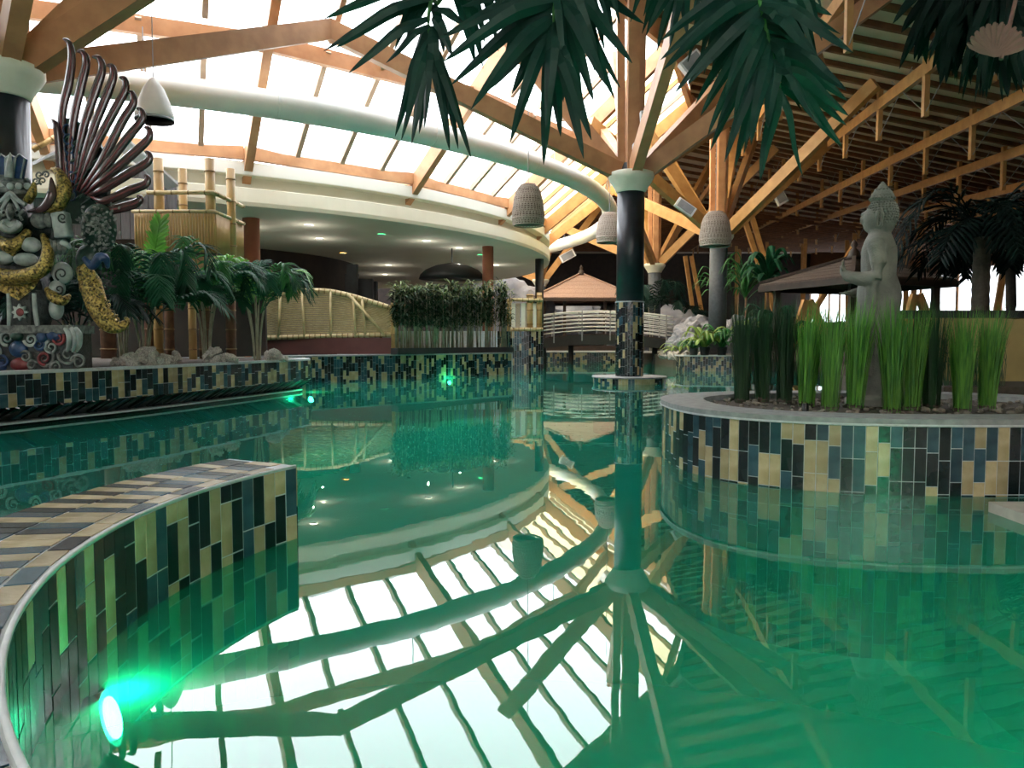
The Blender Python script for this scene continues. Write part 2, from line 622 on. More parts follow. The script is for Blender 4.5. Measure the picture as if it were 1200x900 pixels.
tag(MB().poly([(0.5, 35.4), (9.2, 35.4), (9.6, 41), (0.2, 41)], 0.3, 0.50).build('floor_bank', 'rock_blue'),
    'pale rocky bank under the footbridge and pavilion', 'ground', kind='structure')

# ------------------------------------------------------------------ ring-shaped hall: one centre for balcony, skylight, columns
CX, CY = -14.4, 32.5
RB = 16.0                        # balcony edge
R_RIM, Z_RIM = 15.75, 5.45       # lower rim of the skylight
R_TOP = 21.5
SL = 0.8

def ring(r, deg, z):
    a = R(deg)
    return Vector((CX + r * cos(a), CY + r * sin(a), z))

def sky_z(r):
    return Z_RIM + SL * (r - R_RIM)

def on_sky(r, deg, dz=0.0):
    return ring(r, deg, sky_z(r) + dz)

def deck_z(x, y):
    return min(max(8.36 - 0.2 * x + 0.126 * y, 3.2), 12.6)

# outer walls
def wall(name, x0, x1, y0, y1, z0, z1, m, label):
    return tag(MB().span(x0, x1, y0, y1, z0, z1).build(name, m), label, 'wall', kind='structure')

wall('wall_back', X0, X1, Y1, Y1 + 0.3, -1.4, 13, 'dark_wall', 'dark brown far wall behind the rocks')
wall('wall_left', X0 - 0.3, X0, Y0, Y1, -1.4, 12.6, 'dark_wall', 'dark wall on the balcony side of the hall')
# near end of the hall, behind the photographer: a high window band, added for front fill light
wf = thing('wall_front', (0, Y0, 0), 'end wall of the hall behind the viewer with an added window band for fill light', 'wall', kind='structure')
MB().span(X0, X1, Y0 - 0.3, Y0, -1.4, 2.4).build('wall_panel', 'plaster', wf)
MB().span(X0, X1, Y0 - 0.3, Y0, 6.6, 20).build('wall_panel', 'plaster', wf)
MB().span(X0, -5, Y0 - 0.3, Y0, 2.4, 6.6).build('wall_panel', 'plaster', wf)
MB().span(7, X1, Y0 - 0.3, Y0, 2.4, 6.6).build('wall_panel', 'plaster', wf)
for i in range(5):
    x = -5 + i * 3
    MB().span(x - 0.1, x + 0.1, Y0 - 0.25, Y0 - 0.05, 2.4, 6.6).build('window_post', 'timber', wf)
    if i < 4:
        MB().span(x + 0.1, x + 2.9, Y0 - 0.16, Y0 - 0.14, 2.4, 6.6).build('pane', 'pane_clear', wf)
# outer wall on the garden side with a tall window band
wr = thing('wall_right', (X1, 50, 0.4), 'outer wall with a bright window band behind the palms', 'wall', kind='structure')
ZW0, ZW1 = 3.4, 7.3
MB().span(X1, X1 + 0.3, Y0, Y1, -1.4, ZW0).build('wall_panel', 'dark_wall', wr)
MB().span(X1, X1 + 0.3, Y0, Y1, ZW1, 16).build('wall_panel', 'timber_dark', wr)
MB().span(X1, X1 + 0.3, Y0, 46, ZW0, ZW1).build('wall_panel', 'dark_wall', wr)
for i in range(19):
    yy = 46 + i * 3.0
    MB().span(X1 + 0.05, X1 + 0.3, yy - 0.15, yy + 0.15, ZW0, ZW1).build('window_post', 'timber', wr)
    if i < 18:
        MB().span(X1 + 0.13, X1 + 0.15, yy + 0.15, yy + 2.85, ZW0, ZW1).build('pane', 'pane_window', wr)
# raking timber frames carrying the outer edge of the roof
for i in range(7):
    q_ = V(29.0 - i * 0.6, 36 + i * 8.0, 0)
    fr_ = thing('raking_frame', V(q_.x, q_.y, 0.45), 'raking timber frame carrying the far roof, %s from the dark palm' % ('first', 'second', 'third', 'fourth', 'fifth', 'sixth', 'seventh')[i], 'frame', 'raking roof frames')
    for sg in (-1, 1):
        e_ = q_ + V(1.2 * sg, 3.4 * sg, 0)
        MB().beam(V(q_.x, q_.y, 0.45), V(e_.x, e_.y, deck_z(e_.x, e_.y) - 0.1), 0.3, 0.34).build('leg', 'timber_gold', fr_)

# ------------------------------------------------------------------ balcony
bal = thing('ceiling_balcony', ring(RB - 2, -45, 4.35), 'cream curved balcony with stepped edge above the pool bar', 'balcony', kind='structure')
A0, A1 = -112.0, 96.0
def ringband(prof, seg=110, a0=A0, a1=A1):
    return MB().lathe(prof, seg, (CX, CY, 0), a0=R(a0), a1=R(a1))
ringband([(RB, 4.35), (RB + 0.03, 4.45), (RB + 0.03, 4.78), (RB - 0.02, 4.80), (RB - 0.32, 4.80)]).build('edge_band', 'plaster', bal)
ringband([(RB - 0.30, 4.79), (RB - 0.30, 5.10), (RB + 0.02, 5.10)]).build('recess_band', 'plaster', bal)
ringband([(RB + 0.0, 5.10), (RB + 0.02, 5.12), (RB + 0.02, 5.42), (RB - 0.1, 5.45), (RB - 0.6, 5.45)]).build('kerb_band', 'plaster_white', bal)
ringband([(RB, 4.36), (6.0, 4.36)]).build('soffit', 'soffit', bal)
ringband([(RB - 0.5, 5.40), (0.2, 5.40)]).build('flat_roof', 'plaster', bal)
ringband([(7.5, 4.36), (7.5, 0.0)]).build('bar_back_panel', 'dark_wall', bal)
ringband([(7.5, 0.45), (15.0, 0.45)]).build('bar_ground', 'floor_beige', bal)
# small vents hooks on the band
# downlights in the soffit: the photo shows them as small bright dots
for i, (x, y, m, lab) in enumerate([
        (362, 264, 'downlight', 'round white downlight nearest the terracotta column by the bamboo hut'),
        (374, 280, 'downlight', 'round white downlight just below the one nearest the bamboo hut'),
        (402, 297, 'downlight_warm', 'round amber downlight in the soffit above the woven railing'),
        (447, 275, 'exit_green', 'small green lit sign lamp in the balcony soffit'),
        (500, 283, 'downlight', 'round white downlight midway along the balcony soffit'),
        (538, 291, 'downlight', 'round white downlight beside the terracotta column over the bamboo hedge'),
        (563, 299, 'exit_green', 'tiny green lamp touching the terracotta column over the hedge'),
        (581, 311, 'downlight', 'tiny white downlight past the terracotta column over the hedge'),
        (455, 311, 'downlight', 'small white spot deep under the balcony above the hedge edge'),
        (451, 322, 'downlight', 'lowest small white spot deep under the balcony'),
        (288, 266, 'downlight', 'white lamp at the hut side edge of the balcony soffit')]):
    p = PZ(x, y, 4.345)
    t = thing('downlight', p, lab, 'lamp', 'downlights in the balcony soffit')
    MB().lathe([(0.10, 0.0), (0.13, 0.0), (0.13, -0.02), (0.10, -0.025)], 16, p).build('trim_ring', 'white_paint', t)
    MB().lathe([(0.001, -0.012), (0.105, -0.012), (0.105, 0.0)], 16, p).build('lens', m, t)
    if m == 'downlight':
        ld = bpy.data.lights.new('lamp_light', 'POINT')
        ld.energy = 12
        ld.color = (1.0, 0.93, 0.8)
        ld.shadow_soft_size = 0.015
        lo = bpy.data.objects.new('light', ld)
        COL.objects.link(lo)
        lo.location = (p.x, p.y, p.z - 0.5)
        lo.parent = t
        lo.matrix_parent_inverse = world_of(t).inverted()

# ------------------------------------------------------------------ skylight
skyl = thing('ceiling_skylight', ring(R_RIM, -45, Z_RIM), 'glazed cone of milky panes on timber rafters', 'skylight', kind='structure')
RAFT = [-106, -91, -76, -60.5, -43.5, -27, -11.5, 3.5, 18.5, 33.5, 48.5, 63.5, 78.5, 93.5]
RINGS = [16.0, 18.5, R_TOP]
def bar(p0, p1, w, h, name, m, parent):
    return MB().beam(p0, p1, w, h).build(name, m, parent)
for i, a in enumerate(RAFT):
    bar(on_sky(R_RIM - 0.25, a, -0.20), on_sky(R_TOP + 0.2, a, -0.20), 0.20, 0.42, 'rafter', 'timber', skyl)
for a, b in zip(RAFT, RAFT[1:]):
    warm = a > -30
    for j, r in enumerate(RINGS):
        ins = 0.10 / r * 57.3
        bar(on_sky(r, a + ins, -0.22 if j else -0.02), on_sky(r, b - ins, -0.22 if j else -0.02), 0.16, 0.36 if j else 0.32,
            'purlin', 'timber', skyl)
    for j in range(len(RINGS) - 1):
        r0, r1 = RINGS[j] + 0.08, RINGS[j + 1] - 0.08
        for k in range(1, 4):
            aa = a + (b - a) * k / 4
            bar(on_sky(r0, aa, 0.0), on_sky(r1, aa, 0.0), 0.12, 0.15, 'mullion', 'mullion', skyl)
        for k in range(4):
            q0, q1 = a + (b - a) * k / 4 + 0.02, a + (b - a) * (k + 1) / 4 - 0.02
            mb = MB()
            c = [on_sky(r0 - 0.08, q0, 0.07), on_sky(r0 - 0.08, q1, 0.07), on_sky(r1 + 0.08, q1, 0.07), on_sky(r1 + 0.08, q0, 0.07)]
            mb.add(c, [(0, 1, 2, 3)])
            wm = warm and (k + j * 2 + i) % 4 != 1
            mb.build('pane', 'pane_warm' if wm else 'pane_clear', skyl)

# ------------------------------------------------------------------ timber roof deck beyond the columns
rd = thing('ceiling_timber', (9, 24, 9), 'pale boarded roof with dark battens under the garden side', 'roof', kind='structure')
mb = MB()
angs = [A0 + (A1 - A0) * i / 90 for i in range(91)]
rads = [R_TOP] + [24 + 3 * i for i in range(27)]
vs, fs = [], []
for a in angs:
    for r in rads:
        p = ring(r, a, 0)
        vs.append((p.x, p.y, deck_z(p.x, p.y) + 0.14))
for i in range(90):
    for j in range(len(rads) - 1):
        q = i * len(rads) + j
        fs.append((q, q + len(rads), q + len(rads) + 1, q + 1))
mb.add(vs, fs)
mb.build('board_panel', 'plywood', rd)
mb = MB()
vs, fs = [], []
for a in angs:
    p = ring(R_TOP, a, 0)
    z1, z2 = sky_z(R_TOP), deck_z(p.x, p.y) + 0.14
    vs += [(p.x, p.y, min(z1, z2) - 0.25), (p.x, p.y, max(z1, z2) + 0.2)]
for i in range(90):
    fs.append((2 * i, 2 * i + 2, 2 * i + 3, 2 * i + 1))
mb.add(vs, fs)
mb.build('ridge_board', 'timber', rd)
y = 6.0
while y < 97:
    dy = y - CY
    xs = CX + sqrt(max(R_TOP ** 2 - dy * dy, 0)) + 0.05 if abs(dy) < R_TOP else -2.0
    if y < 12:
        xs = max(xs, 0.0)
    xe = min(X1 - 0.1, (8.36 + 0.126 * y - 3.3) / 0.2)
    MB().beam((xs, y, deck_z(xs, y) + 0.06), (xe, y, deck_z(xe, y) + 0.06), 0.12, 0.17).build('batten', 'timber_dark', rd)
    y += 1.2
# level girders with hanging king posts and steel rods
for gi, gx in enumerate((8.4, 11.5, 14.4, 17.2, 20.2, 23.2)):
    def gp(yv):
        x = gx + 0.156 * (yv - 24)
        return Vector((x, yv, deck_z(x, yv) - 0.25))
    ys = 11.0
    ye = min(24 + (X1 - 0.6 - gx) / 0.156, 92)
    # keep clear of the skylight ring
    while hypot(gp(ys).x - CX, ys - CY) < R_TOP + 0.4 and ys < 50:
        ys += 0.5
    if ys > 45:
        continue
    gt = MB().beam(gp(ys), gp(ye), 0.16, 0.34).build('girder', 'timber_gold', rd)
    yv = ys + 1.6
    while yv < ye - 1:
        p = gp(yv)
        hh = 1.55
        MB().beam(p, p - Z * hh, 0.14, 0.14).build('king_post', 'timber_gold', gt)
        for dyy in (-2.6, 2.6):
            if ys < yv + dyy < ye:
                MB().tube([p - Z * (hh - 0.1), gp(yv + dyy)], 0.013, 6).build('tie_rod', 'steel', gt)
        yv += 3.6 if yv < 40 else 6.0

# ------------------------------------------------------------------ tree columns on the ring
COLS = [(-72, 'dark round column with a white capital behind the winged guardian statue', 'column_navy'),
        (-40.3, 'black round column in the pool with a mosaic foot and fanning timber struts', 'column_navy'),
        (-11.6, 'slate column with cream capital standing behind the reed planter', 'column_slate'),
        (15.5, 'slate column with white capital beside the footbridge', 'column_slate'),
        (44.0, 'distant column with timber struts behind the balcony edge', 'column_slate')]
RC = 22.6
ZC = 5.0
def col_pos(a):
    return ring(RC, a, 0)
def strut_targets(a):
    """roof nodes that the struts of a column reach, all in the ring frame of that column"""
    def dk(r, d, dz=-0.15):
        p = ring(r, a + d, 0)
        return Vector((p.x, p.y, deck_z(p.x, p.y) + dz))
    return [('n', on_sky(19.1, a - 16.8, -0.35)), ('n', on_sky(19.1, a + 15.2, -0.35)),
            ('n', on_sky(20.0, a - 4.5, -0.35)), ('n', dk(24.3, 12.5)), ('n', dk(25.6, 16.0)),
            ('n', dk(27.6, 5.5)), ('n', dk(27.2, -8.5)), ('n', on_sky(20.6, a + 7.5, -0.35))]
for ci, (a, lab, cm) in enumerate(COLS):
    b = col_pos(a)
    t = thing('tree_column', b, lab, 'column', 'columns with timber struts')
    zb = 0.0 if ci == 1 else 0.45
    zs = 1.95 if ci == 1 else zb
    MB().lathe([(0.325, zs - 0.02), (0.325, ZC - 0.40)], 32, b).build('shaft', cm, t, True)
    MB().lathe([(0.33, ZC - 0.47), (0.36, ZC - 0.44), (0.38, ZC - 0.38), (0.50, ZC - 0.20), (0.545, ZC - 0.12), (0.545, ZC - 0.02), (0.50, ZC)],
               32, b).build('capital', 'capital', t, True)
    if ci == 1:
        MB().lathe([(0.33, -1.2), (0.33, 1.95)], 32, b).build('grout_core', 'grout', t, True)
        circ = [b + V(0.332 * cos(2 * pi * k / 34), 0.332 * sin(2 * pi * k / 34), 0) for k in range(35)]
        tile_wall(circ, 1, 1.93, 0.15, 0.061, 0.2, t, parts=False, rng=random.Random(5), name='mosaic', thick=0.008,
                  weights=(0.26, 0.52, 0.22))
        MB().lathe([(0.34, 1.93), (0.35, 1.93), (0.35, 1.955), (0.33, 1.955)], 32, b).build('mosaic_rim', 'coping_line', t)
        MB().lathe([(0.86, -1.2), (0.86, 0.13), (0.33, 0.13)], 48, b).build('plinth', 'grout', t)
        MB().lathe([(0.33, 0.13), (0.90, 0.13), (0.905, 0.155), (0.89, 0.165), (0.33, 0.165)], 48, b).build('plinth_top', 'coping', t)
        circ = [b + V(0.862 * cos(2 * pi * k / 60), 0.862 * sin(2 * pi * k / 60), 0) for k in range(61)]
        tile_wall(circ, 1, 0.128, -0.3, 0.075, 0.2, t, parts=False, rng=random.Random(6), name='plinth_mosaic', thick=0.012)
    top = b + Z * (ZC - 0.03)
    # bundled upright posts
    zt = deck_z(b.x, b.y) + 0.05
    for dx, dy, w in ((0, -0.16, 0.26), (-0.28, 0.10, 0.18), (0.26, 0.10, 0.18)):
        MB().beam(top + V(dx * 0.8, dy, 0), V(b.x + dx, b.y + dy, zt), w, w).build('post', 'timber', t)
    for kind, q in strut_targets(a):
        d = (q - top)
        dh = V(d.x, d.y, 0).normalized()
        MB().beam(top + dh * 0.30 + Z * 0.05, q, 0.24, 0.40).build('strut', 'timber' if ci < 2 else 'timber_gold', t)
    MB().lathe([(0.28, ZC - 0.01), (0.30, ZC + 0.03), (0.22, ZC + 0.22), (0.0, ZC + 0.24)], 20, b).build('steel_shoe', 'black', t)

# ------------------------------------------------------------------ ventilation duct
dt = thing('air_duct', ring(18.5, -50, 6.15), 'big white round ventilation duct curving along the skylight', 'duct')
pts = [ring(18.5, -112 + i * 2.0, 6.15) for i in range(100)]
MB().tube(pts, 0.30, 20).build('pipe', 'duct', dt, True)
for i in range(2, 98, 6):
    d = (pts[i + 1] - pts[i]).normalized()
    MB().tube([pts[i] - d * 0.02, pts[i] + d * 0.02], 0.306, 20).build('seam', 'duct', dt, True)
for i in range(4, 96, 9):
    p = pts[i]
    MB().tube([p + Z * 0.3, V(p.x, p.y, sky_z(18.5) - 0.3)], 0.012, 6).build('hanger', 'steel', dt)

# ------------------------------------------------------------------ plain balcony columns
for x, y0, w, m, Yv, lab in ((572, 283, 13, 'terracotta', 26.5, 'round terracotta column rising behind the bamboo hedge'),
                             (297, 243, 19, 'terracotta', 20.5, 'round terracotta column beside the bamboo hut'),
                             (632, 309, 10, 'black', 30.5, 'thin black column at the tip of the balcony')):
    p = PX(x, 400, Yv)
    r = w / 2 * Yv / F
    t = thing('balcony_column', (p.x, p.y, 0.45), lab, 'column')
    MB().lathe([(r, 0.3), (r, 4.36)], 24, (p.x, p.y, 0)).build('shaft', m, t, True)
    MB().lathe([(r * 1.15, 0.3), (r * 1.15, 0.55), (r, 0.6)], 24, (p.x, p.y, 0)).build('foot_ring', m, t, True)

# ------------------------------------------------------------------ near curved pool wall
FC = Vector((0.95, 2.65, 0))
FR = 2.304
def fpt(r, deg, z=0.0):
    return FC + V(r * cos(R(deg)), r * sin(R(deg)), z)
HW = 0.375
fa0, fa1 = 152.5, 236.0
nw = thing('pool_wall', fpt(FR + 0.2, 190, 0), 'curved low pool wall of blue, black and ochre tiles with a tiled top in the foreground', 'wall')
arc = [fpt(FR, fa0 + (fa1 - fa0) * i / 60) for i in range(61)]
MB().lathe([(FR, -1.2), (FR, HW - 0.003), (FR + 0.47, HW - 0.003), (FR + 0.47, -1.2), (FR, -1.2)], 60, FC,
           a0=R(fa0), a1=R(fa1)).build('wall_core', 'grout', nw)
e0, e1 = fpt(FR, fa0), fpt(FR + 0.47, fa0)
MB().add([(e0.x, e0.y, -1.2), (e1.x, e1.y, -1.2), (e1.x, e1.y, HW - 0.003), (e0.x, e0.y, HW - 0.003)], [(0, 1, 2, 3)]).build('wall_end', 'grout', nw)
rng = random.Random(11)
tile_wall(arc, -1, HW - 0.012, -0.36, 0.076, 0.245, nw, True, rng=rng, name='tile', gap=0.007, weights=(0.44, 0.32, 0.24))
tile_wall(arc, -1, -0.365, -1.15, 0.076, 0.245, nw, False, rng=rng, name='tile_course')
tile_wall([fpt(FR, fa0), fpt(FR + 0.47, fa0)], -1, HW - 0.012, -0.5, 0.076, 0.2, nw, True, rng=rng, name='end_tile')
back = [fpt(FR + 0.47, fa0 + (fa1 - fa0) * i / 60) for i in range(61)]
tile_wall(back, 1, HW - 0.012, -0.6, 0.09, 0.245, nw, False, rng=rng, name='back_course')
# light edge bead and the tiles of the top, laid across the wall in three courses
MB().tube([fpt(FR + 0.004, fa0 + (fa1 - fa0) * i / 60, HW - 0.006) for i in range(61)], 0.008, 8).build('edge_bead', 'coping_line', nw, True)
def top_course(r0, r1, w, key):
    rm = (r0 + r1) / 2
    n = int((fa1 - fa0) * pi / 180 * rm / w)
    last = None
    for i in range(n):
        da = (fa1 - fa0) / n
        a = fa0 + da * (i + 0.5 + (0.33 * key % 1) - 0.2)
        if a + da / 2 > fa1 or a - da / 2 < fa0 - 0.4:
            continue
        k = rng.choices((0, 1, 2), (0.42, 0.3, 0.28))[0]
        if k == last:
            k = rng.choice((0, 1, 2))
        last = k
        d = V(cos(R(a)), sin(R(a)), 0)
        tg = V(-d.y, d.x, 0)
        c = fpt(rm, a, HW - 0.005)
        M = Matrix(((tg.x, -d.x, 0, c.x), (tg.y, -d.y, 0, c.y), (0, 0, 1, c.z), (0, 0, 0, 1)))
        key2 = ('top', round(r1 - r0, 3), k)
        if key2 not in TILE_MESH:
            ww = w - 0.007
            mbx = MB()
            h2 = (r1 - r0 - 0.007) / 2
            wi, wo = ww * (rm - h2) / rm, ww * (rm + h2) / rm
            vs = []
            for zz in (-0.006, 0.006):
                vs += [(-wi / 2, h2, zz), (wi / 2, h2, zz), (wo / 2, -h2, zz), (-wo / 2, -h2, zz)]
            mbx.add(vs, [(0, 1, 2, 3), (7, 6, 5, 4), (0, 4, 5, 1), (1, 5, 6, 2), (2, 6, 7, 3), (3, 7, 4, 0)])
            TILE_MESH[key2] = mbx.mesh('top_tile', ['tile_cream', 'tile_black', 'tile_blue'][k])
        link('top_tile', TILE_MESH[key2], nw, M)
top_course(FR + 0.014, FR + 0.085, 0.16, 0)
top_course(FR + 0.090, FR + 0.275, 0.076, 1)
top_course(FR + 0.280, FR + 0.465, 0.076, 2)

# ------------------------------------------------------------------ oval planter with reeds and the standing statue
OC = V(3.12, 6.12, 0)
def oval(t, k=1.0, z=0.0, a=1.82, b=1.39, n=2.5, inset=0.0):
    c, s = cos(t), sin(t)
    return OC + V((a - inset) * math.copysign(abs(c) ** (2 / n), c), (b - inset) * math.copysign(abs(s) ** (2 / n), s), z)
HO = 0.5
def oval_path(inset=0.0, n=160, t0=0.0, t1=2 * pi):
    return [oval(t0 + (t1 - t0) * i / n, inset=inset) for i in range(n + 1)]
op = thing('oval_planter', OC, 'oval planter of ochre, black and blue tiles with a grey stone rim', 'planter')
outer, inner = oval_path(0.0)[:-1], oval_path(0.34)[:-1]
n = len(outer)
mb = MB()
mb.loft([[p + Z * z for p in outer] for z in (-1.2, HO - 0.03)], cap=False)
mb.build('planter_core', 'grout', op)
mb = MB()
o2 = oval_path(-0.02)[:-1]
mb.loft([[p + Z * (HO - 0.05) for p in inner], [p + Z * (HO - 0.035) for p in o2], [p + Z * HO for p in o2],
         [p + Z * HO for p in inner], [p + Z * (HO - 0.06) for p in inner]], cap=False)
mb.build('stone_rim', 'coping', op)
mb = MB()
mb.loft([[p + Z * (HO - 0.046) for p in oval_path(-0.024)[:-1]], [p + Z * (HO - 0.034) for p in oval_path(-0.024)[:-1]]], cap=False)
mb.build('rim_line', 'coping_line', op)
MB().add([p + Z * (HO - 0.05) for p in inner], [tuple(range(n))]).build('soil', 'soil', op)
rng = random.Random(21)
front = oval_path(0.0, 160, pi * 0.93, pi * 1.86)
tile_wall(front, 1, HO - 0.05, -0.12, 0.0745, 0.215, op, True, rng=rng, name='tile', gap=0.0055, weights=(0.36, 0.36, 0.28))
tile_wall(front, 1, -0.12, -1.1, 0.0745, 0.215, op, False, rng=rng, name='tile_course')
backp = oval_path(0.0, 160, -pi * 0.14, pi * 0.93)
tile_wall(backp, 1, HO - 0.05, -0.3, 0.0745, 0.215, op, False, rng=rng, name='back_course')
# pebbles bedded in the soil
mb = MB()
for i in range(420):
    t = rng.uniform(0, 2 * pi)
    q = OC.lerp(oval(t, inset=0.36), sqrt(rng.random()))
    if (q - OC).length < 0.25:
        continue
    s = rng.uniform(0.014, 0.034)
    mb.ell(q + Z * (HO - 0.045 + s * 0.3), (s, s * rng.uniform(0.6, 1), s * 0.55), (0, 0, rng.uniform(0, 3)), 7, 4)
o = mb.build('pebbles', 'pebble', op, True)
o['kind'] = 'stuff'

# ------------------------------------------------------------------ long left planter with an undercut foot
HL = 0.65
LP = smooth_path([(-8.6, 5.9, 0), (-7.0, 6.9, 0), (-5.95, 7.95, 0), (-5.40, 9.2, 0), (-4.92, 10.6, 0), (-4.50, 12.3, 0), (-4.06, 14.2, 0), (-4.02, 14.75, 0),
                  (-4.35, 15.3, 0), (-5.2, 15.7, 0), (-7.0, 15.9, 0)], 10)
lp = thing('pool_planter', (-6.2, 10.5, 0), 'long tiled planter edge carrying the guardian statue and small palms', 'planter')
mb = MB()
mb.poly([(p.x, p.y) for p in LP] + [(-16, 15.9), (-16, 5.9)], 0.25, HL - 0.02)
mb.build('planter_core', 'grout', lp)
mb = MB()
ribbon_wall(mb, [p + Z * 0 for p in LP], 1, HL - 0.025, HL + 0.01, 0.22)
mb.build('coping', 'coping_line', lp)
MB().poly([(p.x - 0.2, p.y) for p in LP] + [(-16, 15.9), (-16, 5.9)], HL - 0.03, HL - 0.005).build('soil', 'soil', lp)
rng = random.Random(31)
def tan_off(path, dist):
    out = []
    for i, p in enumerate(path):
        d = (path[min(i + 1, len(path) - 1)] - path[max(i - 1, 0)]).normalized()
        out.append(p + V(d.y, -d.x, 0) * dist)
    return out
show = LP[8:82]
tile_wall(show, 1, HL - 0.025, 0.25, 0.098, 0.215, lp, True, rng=rng, name='tile', gap=0.006, weights=(0.40, 0.30, 0.30))
tile_wall(LP[:9], 1, HL - 0.025, 0.25, 0.098, 0.215, lp, False, rng=rng, name='tile_course')
tile_wall(LP[81:], 1, HL - 0.025, 0.25, 0.098, 0.215, lp, False, rng=rng, name='tile_course')
# undercut foot: slanting dark tiles, a pale ledge line at the water
inn = tan_off(LP, -0.26)
mb = MB()
nn_ = len(LP)
mb.add([p + Z * 0.25 for p in LP] + [p + Z * 0.07 for p in inn], [(i, i + 1, nn_ + i + 1, nn_ + i) for i in range(nn_ - 1)])
mb.build('undercut', 'tile_black', lp)
mb = MB()
rs = resample(LP, 0.11)
for i, (p, d) in enumerate(rs):
    nrm = V(d.y, -d.x, 0)
    if i % 3 == 0:
        continue
    a, b = p + Z * 0.24 + d * 0.05, p - nrm * 0.25 + Z * 0.08 - d * 0.05
    mb.cur = (1, 2, 1, 1)[i % 4]
    mb.beam(a + nrm * 0.012, b + nrm * 0.012, 0.05, 0.02, d.cross(b - a))
mb.build('slanted_course', TILE_MATS, lp)['kind'] = 'stuff'
mb = MB()
ribbon_wall(mb, tan_off(LP, -0.16), 1, 0.035, 0.06, 0.3)
mb.build('ledge', 'coping_line', lp)
mb = MB()
ribbon_wall(mb, tan_off(LP, -0.19), 1, -1.2, 0.035, 0.3)
mb.build('foot', 'tile_black', lp)

# ------------------------------------------------------------------ hedge planter and the raised bar wall behind
HP = smooth_path([(-5.6, 16.9, 0), (-4.9, 17.5, 0), (-4.2, 18.2, 0), (-2.9, 19.4, 0), (-1.4, 20.9, 0), (0.0, 22.5, 0)], 8)
hp = thing('hedge_planter', (-2.5, 20.2, 0), 'low mosaic planter wall below the bamboo hedge', 'planter')
mb = MB()
ribbon_wall(mb, HP, 1, -1.2, HL - 0.02, 0.9)
mb.build('planter_core', 'grout', hp)
mb = MB()
ribbon_wall(mb, tan_off(HP, 0.03), 1, HL - 0.02, HL + 0.012, 0.95)
mb.build('coping', 'coping', hp)
rng = random.Random(41)
tile_wall(HP, 1, HL - 0.02, -0.3, 0.085, 0.21, hp, False, rng=rng, name='mosaic', weights=(0.34, 0.4, 0.26))
tile_wall([(0.0, 22.5, 0), (-0.62, 23.3, 0)], 1, HL - 0.02, -0.3, 0.085, 0.21, hp, False, rng=rng, name='mosaic')
rw_path = [Vector(p) for p in ((-0.5, 25.4, 0), (0.03, 26.0, 0), (0.55, 26.0, 0), (1.10, 26.1, 0), (1.15, 28.0, 0), (0.9, 31.0, 0))]
rw = thing('bar_wall', (0.3, 27, 0), 'taller mosaic wall below the bamboo fence at the balcony tip', 'wall')
mb = MB()
mb.poly([(p.x, p.y) for p in rw_path] + [(-6, 31), (-6, 25.4)], -1.2, 1.35)
mb.build('wall_core', 'grout', rw)
tile_wall(rw_path, 1, 1.35, -0.3, 0.085, 0.24, rw, False, rng=rng, name='mosaic', weights=(0.25, 0.5, 0.25))
# far pool edge below the footbridge
fp = thing('far_pool_wall', (4, 35.2, 0), 'far mosaic pool edge with white coping behind the footbridge', 'wall')
fpath = [V(0.6, 35.2, 0), V(9.4, 35.2, 0)]
MB().span(0.6, 9.4, 35.2, 35.6, -1.2, 0.46).build('wall_core', 'grout', fp)
MB().span(0.6, 9.4, 35.15, 35.65, 0.46, 0.53).build('coping', 'coping_line', fp)
tile_wall(fpath, 1, 0.46, -0.2, 0.11, 0.22, fp, False, rng=rng, name='mosaic', weights=(0.48, 0.37, 0.15))
# small planter by the slate column
sp = thing('garden_planter', (6.6, 25.3, 0), 'small pale mosaic planter at the garden edge holding leafy pots', 'planter')
spath = [V(5.75, 25.9, 0), V(5.8, 25.0, 0), V(7.6, 24.6, 0)]
mb = MB()
mb.poly([(5.75, 25.9), (5.8, 25.0), (7.6, 24.6), (8.2, 25.7)], -1.2, 0.49)
mb.build('planter_core', 'grout', sp)
mb = MB()
mb.poly([(5.7, 25.95), (5.76, 24.96), (7.64, 24.54), (8.3, 25.75)], 0.49, 0.53)
mb.build('coping', 'coping_line', sp)
tile_wall(spath, 1, 0.49, -0.2, 0.085, 0.2, sp, False, rng=rng, name='mosaic', weights=(0.45, 0.4, 0.15))

# ------------------------------------------------------------------ underwater and garden lamps
def pool_lamp(p, facing, energy, col, label, size=0.06):
    p = Vector(p)
    d, s, u = frame(facing)
    t = thing('pool_lamp', p, label, 'lamp', 'green pool lamps')
    pts = [p - d * 0.02, p + d * 0.03]
    MB().tube(pts, size * 1.35, 16).build('bezel', 'steel', t)
    MB().tube([p - d * 0.16, p - d * 0.02], size * 0.5, 12).build('mount', 'steel', t)
    MB().tube([p + d * 0.03, p + d * 0.036], size, 16).build('lens', 'pool_glow', t)
    ld = bpy.data.lights.new('lamp_light', 'POINT')
    ld.energy = energy
    ld.color = col
    ld.shadow_soft_size = size
    lo = bpy.data.objects.new('light', ld)
    COL.objects.link(lo)
    lo.location = p + d * 0.05
    lo.rotation_euler = d.to_track_quat('-Z', 'Y').to_euler()
    lo.parent = t
    lo.matrix_parent_inverse = world_of(t).inverted()
    return t
GREEN = (0.04, 1.0, 0.46)
la = fpt(FR - 0.10, 196, -0.08)
pool_lamp(la, FC - la + Z * 0.6, 20, GREEN, 'glowing green pool lamp under water on the near curved wall')
pool_lamp((-4.0, 14.6, -0.16), (1, -0.6, 0.5), 60, GREEN, 'green pool lamp under water at the end of the long planter')
pool_lamp((-1.75, 20.45, -0.15), (0.7, -0.7, 0.5), 60, GREEN, 'green pool lamp under water below the bamboo hedge')
pool_lamp((2.72, 0.9, -0.45), (-1, 0.1, 0.15), 230, GREEN, 'green pool lamp under water in the stone edge slab')

